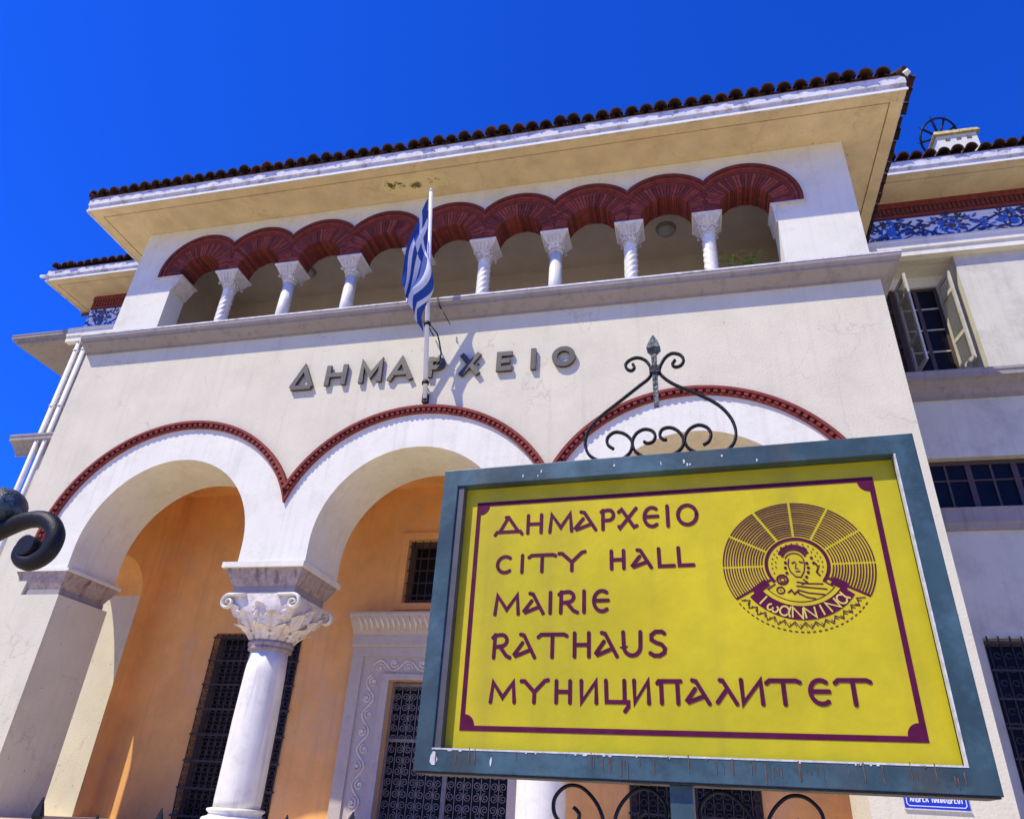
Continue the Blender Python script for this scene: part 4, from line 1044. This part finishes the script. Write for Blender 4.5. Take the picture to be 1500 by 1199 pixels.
for j in range(NV):
    for i in range(NU):
        s_ = int((j+.5)/NV*9)
        blue = s_ % 2 == 0
        uc, vc = (i+.5)/NU, (j+.5)/NV
        if uc < .37 and vc < 5/9:
            blue = not (abs(uc-.185) < .037 or abs(vc-5/18) < 1/18)
        a = j*(NU+1)+i
        fl.add([], [], 0); fl.f.append([a, a+1, a+NU+2, a+NU+1]); fl.mi.append(0 if blue else 1); fl.sm.append(True)
fl.v = V
flag = fl.build('flag', [M_['fblue'], M_['fwhite']], None, fix=False)
flag.location = (-4.07, 0, 7.65)
flag['label'] = 'blue and white striped flag with a cross hanging limp from the pole'; flag['category'] = 'flag'

# ================================================================== loggia lamps and plants
for i, (lx, ly, lz, lab) in enumerate(((.115, 1.5, 12.36, 'round frosted ceiling lamp in the loggia behind the second opening from the right'), (-8.05, 1.5, 12.36, 'round frosted ceiling lamp in the loggia behind the second column from the left'))):
    t = empty('ceiling_lamp', (lx, ly, lz), lab, 'lamp', 'round lamps in the loggia ceiling')
    MB().lathe([(.20, -.03), (.21, -.001)], 0, 0, 24).build('mounting_plate', M_['cornice'], t)
    MB().lathe([(.02, -.17), (.10, -.155), (.155, -.11), (.17, -.06), (.16, -.031)], 0, 0, 24).build('glass_shade', M_['lamp'], t)
def plant(x, y, z, s, n, lab, seed):
    r = random.Random(seed)
    t = empty('potted_plant', (x, y, z), lab, 'plant', 'potted plants along the loggia parapet')
    MB().lathe([(.09, 0), (.13, .2), (.14, .22), (.12, .22)], 0, 0, 16).build('pot', M_['pot'], t)
    m = MB()
    for i in range(n):
        a = r.uniform(0, 2*PI); h = r.uniform(.3, 1)*s; rr = r.uniform(.02, .28)*s
        c = Vector((rr*math.cos(a), rr*math.sin(a), .2+h)); m.tube([(0, 0, .2), (c.x*.4, c.y*.4, .2+h*.6), c], .004, 4)
        for q_ in range(3):
            b_ = r.uniform(0, 2*PI); d = Vector((math.cos(b_), math.sin(b_), r.uniform(-.3, .5))).normalized()*r.uniform(.05, .09); e = d.cross(Vector((0, 0, 1))).normalized()*.022
            m.add([c, c+d*.5+e, c+d, c+d*.5-e+Vector((0, 0, .006))], [(0, 1, 2, 3)], 0)
    m.build('foliage', M_['leaf'], t, fix=False)
plant(1.16, .42, 9.66, .72, 16, 'leafy potted plant in the rightmost loggia opening, left of the other one there', 1)
plant(1.55, .40, 9.62, .70, 18, 'leafy potted plant in the rightmost loggia opening, next to the end pier', 2)
plant(-3.6, .50, 9.60, .40, 26, 'dark bushy potted plant in the loggia just right of the flagpole', 3)
plant(-8.2, .50, 9.60, .40, 26, 'dark bushy potted plant in the loggia between the two leftmost columns', 4)
plant(.25, .55, 9.60, .36, 26, 'dark bushy potted plant in the loggia below the right round lamp', 5)

# ================================================================== chimney and wheel antenna
ch = empty('chimney', (7.52, 5.0, 15.56), 'small white chimney with lichen yellow cap on the right wing roof', 'chimney')
m = MB(); wall_holes(m, -.40, .40, -.4, 1.55, -.35, .35, [(-.24, -.13, 1.36, 1.47), (-.02, .09, 1.36, 1.47), (.19, .30, 1.36, 1.47)]); st_o = m.build('stack', M_['whiteup'], ch); st_o.scale = (1.15, 1.15, 1.15)
MB().box(-.41, .41, -.05, .0, -.3, 1.7).build('flue_lining', M_['iron'], ch)
MB().hexa([(-.47,-.42,1.551),(.47,-.42,1.551),(.47,.42,1.551),(-.47,.42,1.551)], [(-.42,-.38,1.68),(.44,-.38,1.66),(.42,.38,1.70),(-.40,.38,1.69)]).build('cap', M_['lichen'], ch).scale = (1.15, 1.15, 1.152)
an = empty('wheel_antenna', (7.25, 5.6, 15.6), 'dark spoked wheel shaped antenna behind the chimney on the right wing', 'antenna')
A0 = Vector((.38, 0, 2.80)); RR = .66
ea = Vector((.80, .2, .52)).normalized(); nn_ = Vector((.35, -.9, -.55)); nn_ = (nn_-ea*nn_.dot(ea)).normalized(); eb = nn_.cross(ea)
ringp = lambda r, t: A0+ea*r*math.cos(t)+eb*r*.80*math.sin(t)
MB().tube([ringp(RR, 2*PI*i/36) for i in range(37)], .030, 6).build('rim', M_['iron'], an)
for i in range(9): MB().tube([A0, ringp(RR, 2*PI*(i+.3)/9)], .032, 5).build('spoke', M_['iron'], an)
MB().tube([A0-nn_*.05, A0+nn_*.08], .07, 10).build('hub', M_['iron'], an)
m = MB().tube([(0.15, .05, -.3), A0], .035, 8)
for i in range(9): m.tube([ringp(RR, 2*PI*(i+.3)/9), ringp(RR*1.22, 2*PI*(i+.3)/9)], .008, 4)
m.build('mast', M_['iron'], an)

# ================================================================== street name plate on the right pier
sp = empty('street_name_plate', (2.56, 0, 1.92), 'small blue street name plate with white writing on the right pier', 'street sign')
MB().box(-.325, .325, -.02, -.002, 0, .30).build('plate', M_['enamel'], sp)
m = MB(); m.box(-.335, .335, -.024, -.0015, -.014, -.0005); m.build('ledge', M_['chip'], sp)
m = MB(); bpts = [(-.30,.045),(-.28,.025),(.28,.025),(.30,.045),(.30,.262),(.28,.28),(-.28,.28),(-.30,.262),(-.30,.045)]
m.stroke(bpts, .008, -.0225, -.0205)
def text(m, s, x0, x1, z0, h, wd, y0, y1):
    n = len(s); cw = (x1-x0)/n; c = 0
    for i, ch_ in enumerate(s):
        if ch_ == ' ': continue
        for st_ in glyph(ch_):
            c += 1; m.stroke([(x0+cw*(i+.12)+cw*.72*p_[0], z0+h*p_[1]) for p_ in st_], wd, y0-.00012*(c % 12), y1)
text(m, 'ΑΝΔΡΕΑ ΠΑΠΑΝΔΡΕΟΥ', -.265, .275, .066, .072, .010, -.0225, -.0205)
text(m, 'ΟΔΟΣ'.replace('Σ', 'Ε')[:3], -.08, .08, .19, .05, .008, -.0225, -.0205) if False else None
m.build('lettering', M_['ewhite'], sp)

# ================================================================== the yellow sign in front
yaw = -.07; S = 1.85
n_ = Vector((math.sin(yaw), -math.cos(yaw), 0))
so_loc = Vector((0, -9.84, 1.6))-n_*S
sg = empty('city_hall_sign', (so_loc.x, so_loc.y, 0), 'yellow multilingual town hall board in a blue green steel frame with scrolled iron top', 'sign', rz=yaw)
ZB = 1.6
F = dict(x0=-.826, x1=.472, z0=.087+ZB, z1=.915+ZB); I = dict(x0=-.778, x1=.420, z0=.139+ZB, z1=.860+ZB)
fr = MB(); dep = .10
def bar(m, xa, xb, za, zb, y0=0, y1=dep, bev=.004):
    m.prism([(xa, za), (xb, za), (xb, zb), (xa, zb)], y0, y1)
def trap(m, pts, y0, y1): m.prism(pts, y0, y1)
trap(fr, [(F['x0'], F['z1']), (I['x0'], I['z1']), (I['x1'], I['z1']), (F['x1'], F['z1'])], 0, dep)
trap(fr, [(F['x0'], F['z0']), (F['x1'], F['z0']), (I['x1'], I['z0']), (I['x0'], I['z0'])], 0.0, dep)
trap(fr, [(F['x0'], F['z0']), (I['x0'], I['z0']), (I['x0'], I['z1']), (F['x0'], F['z1'])], 0, dep)
trap(fr, [(F['x1'], F['z0']), (F['x1'], F['z1']), (I['x1'], I['z1']), (I['x1'], I['z0'])], 0, dep)
fo = fr.build('frame', M_['green'], sg)
bv = fo.modifiers.new('bevel', 'BEVEL'); bv.width = .0025; bv.segments = 2; bv.limit_method = 'ANGLE'; bv.angle_limit = .6
# strips with sun and shade put into their colour, back board
ib = MB(); t_ = .0028
ib.box(I['x0']-.001, I['x1']+.001, -.0012, .02, I['z0']-.001, I['z0']+t_); ib.box(I['x1']-t_, I['x1']+.001, -.0012, .02, I['z0']+t_, I['z1'])
ib.build('sunlit_edge_strip', M_['chip'], fo)  # pale strips added as the sunlit line on bottom and right inner edges
il = MB(); il.box(I['x0']+.0005, I['x0']+.019, .006, .0335, I['z0']+t_, I['z1']-.002); il.build('unlit_side_strip', M_['innerdark'], fo)  # dark strip added as the shade of the left inner side
il = MB(); il.box(F['x0']+.006, F['x1']-.006, -.001, dep+.004, F['z0']-.0042, F['z0']-.0005); il.build('bottom_plate', M_['iron'], fo)
YP = .034; KP = 1.884/1.9
pn = MB().box(I['x0']+.002, I['x1']-.002, YP, YP+.004, I['z0']+.001, I['z1']-.001).build('board', M_['yellow'], sg)
MB().box(F['x0']+.01, F['x1']-.01, dep-.03, dep-.002, F['z0']+.01, F['z1']-.01).build('back_panel', M_['innerdark'], sg)
# rust chips and pale scratches
rc = MB(); rr2 = random.Random(5)
def chip(x, z, w_, h_, mi_, y=-.0012):
    if mi_ == 0: pts = [(x-w_*.35, z-h_), (x+w_*.25, z-h_*.9), (x+w_*.45, z+h_), (x-w_*.5, z+h_)]
    else: pts = [(x+w_*math.cos(2*PI*i/9)*rr2.uniform(.6, 1.1), z+h_*math.sin(2*PI*i/9)*rr2.uniform(.6, 1.1)) for i in range(9)]
    yy = y-rr2.random()*.0004; rc.add([(p_[0], yy, p_[1]) for p_ in pts], [tuple(range(len(pts)))], mi_)
for x in (-.30, -.285, -.05, .02, .035, .052, .09, .22, .39, .395): chip(x, ZB+.125-rr2.random()*.02, .0035, rr2.uniform(.008, .022), 0)
chip(-.772, ZB+.115, .010, .020, 1); chip(-.766, ZB+.118, .004, .014, 0, -.0018); chip(-.62, ZB+.115, .003, .012, 1)
for i in range(34): chip(rr2.uniform(-.77, .41), ZB+.128-rr2.random()*.012, rr2.uniform(.0012, .003), rr2.uniform(.004, .020), 0)
for i in range(26): chip(rr2.uniform(-.77, .41), ZB+.1365, rr2.uniform(.002, .007), .0022, rr2.choice((0, 1, 1)))
for i in range(10): chip(rr2.uniform(-.6, .1), ZB+rr2.uniform(.87, .905), rr2.uniform(.0015, .003), rr2.uniform(.003, .009), 1)
rc.build('rust_mark', [M_['rust'], M_['chip']], fo, fix=False, kind='stuff')

def YS(i): return YP-.0012-.00003*i
# border
bd = MB(); bx0, bx1, bz0, bz1 = -.7285, .3665, ZB+.188, ZB+.8215; bw_ = .0125
bd.box(bx0, bx0+bw_, YP-.0012, YP-.0002, bz0, bz1); bd.box(bx1-bw_, bx1, YP-.0012, YP-.0002, bz0, bz1)
bd.box(bx0+bw_, bx1-bw_, YP-.0012, YP-.0002, bz0, bz0+bw_); bd.box(bx0+bw_, bx1-bw_, YP-.0012, YP-.0002, bz1-bw_, bz1)
for (cx_, cz_, a0) in ((bx0+bw_, bz0+bw_, 0), (bx1-bw_, bz0+bw_, PI/2), (bx1-bw_, bz1-bw_, PI), (bx0+bw_, bz1-bw_, 1.5*PI)):
    pts = [(cx_, cz_)]+[(cx_+.027*math.cos(a0+PI/2*i/8), cz_+.027*math.sin(a0+PI/2*i/8)) for i in range(9)]
    bd.prism(pts, YP-.0012, YP-.0002)
bd.build('border_line', M_['purple'], pn)
# writing
LN = [
 (.7176, .7703, .7163, .7755, [('d', -0.6688, -0.5807), ('h', -0.5726, -0.5202), ('m', -0.5053, -0.4311), ('a', -0.4298, -0.3637), ('p', -0.3532, -0.3097), ('x', -0.3032, -0.2476), ('e', -0.2348, -0.1829), ('i', -0.1672, -0.1629), ('o', -0.1423, -0.0815)]),
 (.602, .6505, .6024, .6527, [('c', -0.6587, -0.6024), ('i', -0.5808, -0.5767), ('t', -0.562, -0.4788), ('y', -0.4743, -0.3944), ('h', -0.3289, -0.2838), ('a', -0.2701, -0.213), ('l', -0.2007, -0.1525), ('l', -0.1482, -0.1019)]),
 (.4852, .5391, .487, .5444, [('m', -0.6563, -0.5785), ('a', -0.5714, -0.5102), ('i', -0.4955, -0.491), ('r', -0.4718, -0.4149), ('i', -0.4017, -0.3973), ('e', -0.3786, -0.3244)]),
 (.3696, .4296, .3738, .433, [('r', -0.655, -0.5986), ('a', -0.5935, -0.5299), ('t', -0.5268, -0.4428), ('h', -0.4306, -0.3801), ('a', -0.3717, -0.3102), ('u', -0.3013, -0.2458), ('s', -0.2313, -0.1855)]),
 (.2583, .3092, .2639, .3186, [('m', -0.6531, -0.5779), ('y', -0.5686, -0.4909), ('h', -0.4771, -0.4292), ('n', -0.4115, -0.3616), ('q', -0.3489, -0.284), ('n', -0.2767, -0.2305), ('w', -0.2166, -0.1543), ('a', -0.1477, -0.0884), ('v', -0.075, -0.0248), ('n', -0.0201, 0.0374), ('t', 0.0405, 0.1211), ('e', 0.1331, 0.1893), ('t', 0.1923, 0.2733)])]
for (b0, t0, b1, t1, chars) in LN:
    xa, xb = chars[0][1], chars[-1][2]; m = MB(); k = 0
    for ch_, a, b_ in chars:
        f = ((a+b_)/2-xa)/(xb-xa); z0 = ZB+b0+(b1-b0)*f; h = (t0+(t1-t0)*f)-(b0+(b1-b0)*f)
        for st_ in glyph(ch_):
            k += 1; m.stroke([(a+.003+(b_-a-.006)*p_[0], z0+h*p_[1]) for p_ in st_], .0100, YS(k), YP-.0002)
            for e in (st_[0], st_[-1]):      # rounded brush ends
                cx_, cz_ = a+.003+(b_-a-.006)*e[0], z0+h*e[1]
                m.add([(cx_+.0054*math.cos(2*PI*i/8), YS(k)-.00001, cz_+.0054*math.sin(2*PI*i/8)) for i in range(8)], [tuple(range(8))])
    m.build('lettering', M_['purple'], pn, fix=False)
# emblem
ECX, ECZ, EAX, EAZ = .151, ZB+.594, .181, .167
em = MB(); kk = [0]
def E(x, z): return (ECX+EAX*x, ECZ+EAZ*z)
def es(pts, wd, tgt=None, lift=0):
    kk[0] += 1; (tgt or em).stroke([E(*p_) for p_ in pts], wd, YP-.0010-.00001*(kk[0] % 40)-lift, YP-.0002)
def ea_(r, a0, a1, n=10, cx=0, cz=0): return [(cx+r*math.cos(math.radians(a0+(a1-a0)*i/n)), cz+r*math.sin(math.radians(a0+(a1-a0)*i/n))) for i in range(n+1)]
for tier in ((.47, .62), (.655, .81), (.845, .995)):
    for li in range(5):
        r = tier[0]+(tier[1]-tier[0])*li/4
        for s_ in range(8):
            a0 = -30+30*s_+1.0/r; a1 = -30+30*(s_+1)-1.0/r
            es(ea_(r, a0, a1, 6), .0031)
for a in (-30, 210):
    es([(.44*math.cos(math.radians(a)), .44*math.sin(math.radians(a))), (1.0*math.cos(math.radians(a)), 1.0*math.sin(math.radians(a)))], .0055)
es(ea_(.41, -38, 218, 40), .0085)
es(ea_(.725, 214, 326, 30), .034)           # ribbon
es([(-.42,-.25),(-.62,-.40)], .020); es([(.42,-.25),(.60,-.36)], .020)
es(ea_(.56, 218, 322, 24), .0015)
rd = random.Random(2)
def dot(x, z, r):
    kk[0] += 1; c = E(x, z); em.add([(c[0]+r*math.cos(2*PI*i/7), YP-.0011-.00001*(kk[0] % 40), c[1]+r*math.sin(2*PI*i/7)) for i in range(7)], [tuple(range(7))])
for rr3, nd_, aa, bb in ((.335, 18, -20, 200), (.285, 13, -5, 185)):
    for i in range(nd_): a = math.radians(aa+(bb-aa)*i/(nd_-1)); dot(rr3*math.cos(a), rr3*math.sin(a), .0020)
# bust: crown, hair, face, mantle
es(ea_(.16, 15, 165, 12, -.03, .09), .006); es(ea_(.20, 20, 160, 12, -.03, .10), .008); es(ea_(.125, 20, 160, 10, -.03, .06), .0028)
for i in range(7): dot(-.18+.05*i, .30-.012*abs(i-3), .0038)
es([(-.10,.10),(-.12,.0),(-.10,-.10),(-.04,-.18),(.03,-.19),(.08,-.10),(.10,.0),(.09,.10)], .0028)
es([(-.07,.03),(-.02,.05)], .0035); es([(.03,.05),(.08,.03)], .0035); es([(-.01,.03),(-.03,-.05),(.01,-.06)], .002); es([(-.03,-.10),(.03,-.10)], .003)
for (x, z) in ((.13,.02),(.14,-.05),(.13,-.12),(.10,-.19),(-.15,.04),(-.16,-.04),(-.15,-.12),(.20,.10),(.22,.02)): dot(x, z, .0042)
es([(.24,.02),(.27,-.05),(.24,-.12),(.28,-.18)], .004); es([(.05,-.22),(.10,-.27),(.02,-.30)], .003)
es(ea_(.07, 0, 360, 10, -.22, -.22), .005); es(ea_(.035, 0, 360, 8, -.22, -.22), .003)
es([(-.04,-.26),(.10,-.29),(.30,-.30)], .003); es([(-.05,-.32),(.12,-.35),(.34,-.38)], .003); es([(-.04,-.38),(.10,-.43),(.30,-.46)], .003); es([(-.02,-.44),(.06,-.49),(.18,-.52)], .003)
es(ea_(.05, 0, 360, 10, -.26, -.38), .0035); dot(-.26, -.38, .002)
es([(-.17,-.42),(-.12,-.38),(-.09,-.44),(-.04,-.40),(-.02,-.45)], .004)
es([(-.47,-.28),(-.34,-.20)], .004); es([(-.43,-.36),(-.32,-.28)], .003); es([(.46,-.28),(.34,-.20)], .004); es([(.42,-.34),(.30,-.25)], .003)
# zigzag leaf border below
zz = []
for i in range(27):
    a = math.radians(213+114*i/26); r = .86 if i % 2 else .95; zz.append((r*math.cos(a), r*math.sin(a)))
es(zz, .0020)
for i in range(26):
    a = math.radians(214+112*i/26); es(ea_(1.0, 214+112*i/26, 216.2+112*i/26, 2), .0026)
    if i % 2: dot(.90*math.cos(a), .90*math.sin(a), .0016)
    es([(.89*math.cos(a), .89*math.sin(a)), (.93*math.cos(a+.02), .93*math.sin(a+.02))], .0018)
em.build('emblem', M_['purple'], pn, fix=False)
yt = MB(); txt = 'ΙΩΑΝΝΙΝΑ'
for i, ch_ in enumerate(txt):
    a = math.radians(226+88*i/7); c0 = Vector((math.cos(a), math.sin(a))); tg = Vector((-math.sin(a), math.cos(a)))
    for st_ in glyph('α' if ch_ == 'Α' else ch_):
        kk[0] += 1
        pts = []
        for p_ in st_:
            wch = (.04 if ch_ == 'Ι' else .15)
            q_ = c0*.725-c0*((p_[1]-.5)*.155)+tg*((p_[0]-.5)*wch); pts.append(E(q_.x, q_.y))
        yt.stroke(pts, .0040, YP-.0020-.00002*(kk[0] % 20), YP-.0016)
yt.build('ribbon_lettering', M_['yprint'], pn, fix=False)
for o in pn.children:
    o.scale = (KP, 1, KP); o.location.z = 1.6*(1-KP)

# scrolled iron top
def iron(name, pts, r=.0048, depth=.03, flat=(1, 1.7)):
    MB().tube([(p_[0], depth, ZB+p_[1]) for p_ in pts], r, 6, 0, flat).build(name, M_['iron'], sg)
def smooth(P_, n=6):
    P_ = [Vector(p_) for p_ in P_]; out_ = []
    for i in range(len(P_)-1):
        p0 = P_[max(i-1, 0)]; p1 = P_[i]; p2 = P_[i+1]; p3 = P_[min(i+2, len(P_)-1)]
        for k in range(n):
            t = k/n; out_.append(.5*((2*p1)+(-p0+p2)*t+(2*p0-5*p1+4*p2-p3)*t*t+(-p0+3*p1-3*p2+p3)*t**3))
    out_.append(P_[-1]); return [tuple(p_) for p_ in out_]
bigL = [(-.243,1.246),(-.238,1.232),(-.247,1.222),(-.260,1.229),(-.265,1.247),(-.250,1.263),(-.225,1.267),(-.200,1.250),(-.187,1.215),(-.195,1.188),(-.230,1.160),(-.290,1.113),(-.345,1.070),(-.380,1.030),(-.393,.985),(-.382,.945),(-.350,.921),(-.318,.918)]
iron('scroll', smooth(bigL))
bigR = [(-.113,1.243),(-.122,1.228),(-.113,1.217),(-.096,1.222),(-.088,1.240),(-.098,1.260),(-.122,1.268),(-.145,1.252),(-.162,1.215),(-.155,1.190),(-.120,1.155),(-.050,1.110),(.000,1.070),(.030,1.025),(.040,.980),(.032,.945),(.010,.922),(-.01,.918)]
iron('scroll', smooth(bigR))
iron('scroll', smooth([(-.308,.956),(-.325,.972),(-.325,.995),(-.305,1.011),(-.278,1.005),(-.258,.985),(-.253,.962),(-.262,.938),(-.285,.921),(-.318,.919)]))
iron('scroll', smooth([(-.219,.972),(-.208,.965),(-.192,.970),(-.185,.988),(-.195,1.006),(-.218,1.012),(-.240,1.000),(-.252,.975),(-.246,.945),(-.225,.925),(-.205,.919)]))
iron('scroll', smooth([(-.152,.972),(-.163,.973),(-.172,.988),(-.163,1.007),(-.140,1.010),(-.118,.995),(-.106,.968),(-.112,.942),(-.135,.924),(-.155,.919)]))
iron('scroll', smooth([(-.052,.945),(-.036,.955),(-.028,.978),(-.038,1.000),(-.062,1.010),(-.088,.998),(-.102,.970),(-.096,.942),(-.075,.924),(-.055,.919)]))
m = MB(); m.hexa([(-.1835, .022, ZB+1.085), (-.1695, .022, ZB+1.085), (-.1695, .038, ZB+1.085), (-.1835, .038, ZB+1.085)], [(-.1845, .022, ZB+1.27), (-.1685, .022, ZB+1.27), (-.1685, .038, ZB+1.27), (-.1845, .038, ZB+1.27)])
c4 = lambda z, a: [(-.1765-a, .03-a*.7, ZB+z), (-.1765+a, .03-a*.7, ZB+z), (-.1765+a, .03+a*.7, ZB+z), (-.1765-a, .03+a*.7, ZB+z)]
m.hexa(c4(1.271, .008), c4(1.292, .021)); m.hexa(c4(1.292, .021), c4(1.315, .015)); m.hexa(c4(1.315, .015), c4(1.347, .0015))
m.build('finial', M_['lamp_iron'], sg)
for zz_ in (1.213,): MB().box(-.192, -.161, .018, .042, ZB+zz_-.012, ZB+zz_+.012).build('collar', M_['iron'], sg)
# post and lower scrolls
MB().box(-.193, -.142, .02, .07, 0, F['z0']-.0047).build('post', M_['green'], sg)
def low(cx_, r, hand, tail):
    pts = []
    for i in range(10): t = i/9; a = math.radians(200-230*(1-t)); 
    curl = [(cx_+hand*(.012), -.010), (cx_+hand*(.004), .004), (cx_-hand*.010, .008)]
    base = [(cx_-hand*.004, .028), (cx_+hand*.010, .014), (cx_+hand*.002, -.004), (cx_-hand*.026, -.010), (cx_-hand*.050, .012), (cx_-hand*.050, .045), (cx_-hand*.022, .071), (cx_+hand*.015, .070), (cx_+hand*.050, .040), (cx_+hand*.068, .000), (cx_+hand*.075, -.06), (cx_+hand*.075, -.16)]
    iron('lower_scroll', smooth(base), .0046, .045)
low(-.418, .05, 1, 0); low(-.258, .05, -1, 0); low(-.078, .05, 1, 0); low(.075, .05, -1, 0)

# ================================================================== foreground ironwork
rf2 = random.Random(4)
fe = empty('iron_fence', (-2.4, -6.3, 0), 'low black iron railing with spear points along the bottom edge', 'fence')
fe_x = -2.4
MB().box(-1.6, 1.02, -.02, .02, 1.20, 1.24).box(-1.6, 1.02, -.02, .02, .12, .16).build('rail', M_['iron'], fe)
for (x, zt_) in ((-3.64, 1.555), (-3.275, 1.562), (-2.92, 1.50), (-2.569, 1.548), (-2.23, 1.50), (-1.889, 1.553), (-1.56, 1.583)):
    m = MB().box(x-fe_x-.011, x-fe_x+.011, -.011, .011, .0, zt_-.115)
    q4 = lambda z, a: [(x-fe_x-a, -a*.6, z), (x-fe_x+a, -a*.6, z), (x-fe_x+a, a*.6, z), (x-fe_x-a, a*.6, z)]
    m.hexa(q4(zt_-.115, .011), q4(zt_-.085, .026)); m.hexa(q4(zt_-.085, .026), q4(zt_, .002))
    m.build('spear_picket', M_['iron'], fe)
# lamp post whose cast scroll enters at the left edge
lp = empty('street_lamp', (-4.25, -6.8, 0), 'dark cast iron lamp post scroll entering at the left edge', 'street lamp')
L0 = Vector((-4.25, -6.8, 0))
MB().lathe([(.16, 0), (.17, .25), (.10, .35), (.075, .6), (.065, 2.6), (.06, 3.35)], 0, 0, 20).build('post', M_['lamp_iron'], lp)
def lpts(P_): return [(p_[0]-L0.x, 0, p_[1]) for p_ in P_]
big = smooth([(-4.19,2.45),(-4.05,2.60),(-3.85,2.72),(-3.66,2.83),(-3.50,2.885),(-3.37,2.87),(-3.29,2.79),(-3.30,2.69),(-3.38,2.64),(-3.46,2.67),(-3.465,2.72),(-3.42,2.735)], 6)
n = len(big)
MB().tube(lpts(big), [.05-.006*(i/n) for i in range(n)], 12).build('arm_scroll', M_['iron'], lp)
MB().tube([(-3.42-L0.x, -.048, 2.725), (-3.42-L0.x, .048, 2.725)], .055, 16).build('scroll_eye', M_['iron'], lp)
bp = [(.13*math.cos(-PI/2+PI*i/12), 2.965+.115*math.sin(-PI/2+PI*i/12)) for i in range(13)]
MB().lathe([(max(.004, r_), z_) for r_, z_ in bp], -3.735-L0.x, 0, 24).build('arm_boss', M_['lamp_iron'], lp)
MB().tube(lpts([(-4.2, 2.98), (-3.95, 2.97), (-3.80, 2.965)]), .05, 10).build('upper_arm', M_['iron'], lp)
print('bricks', cnt)
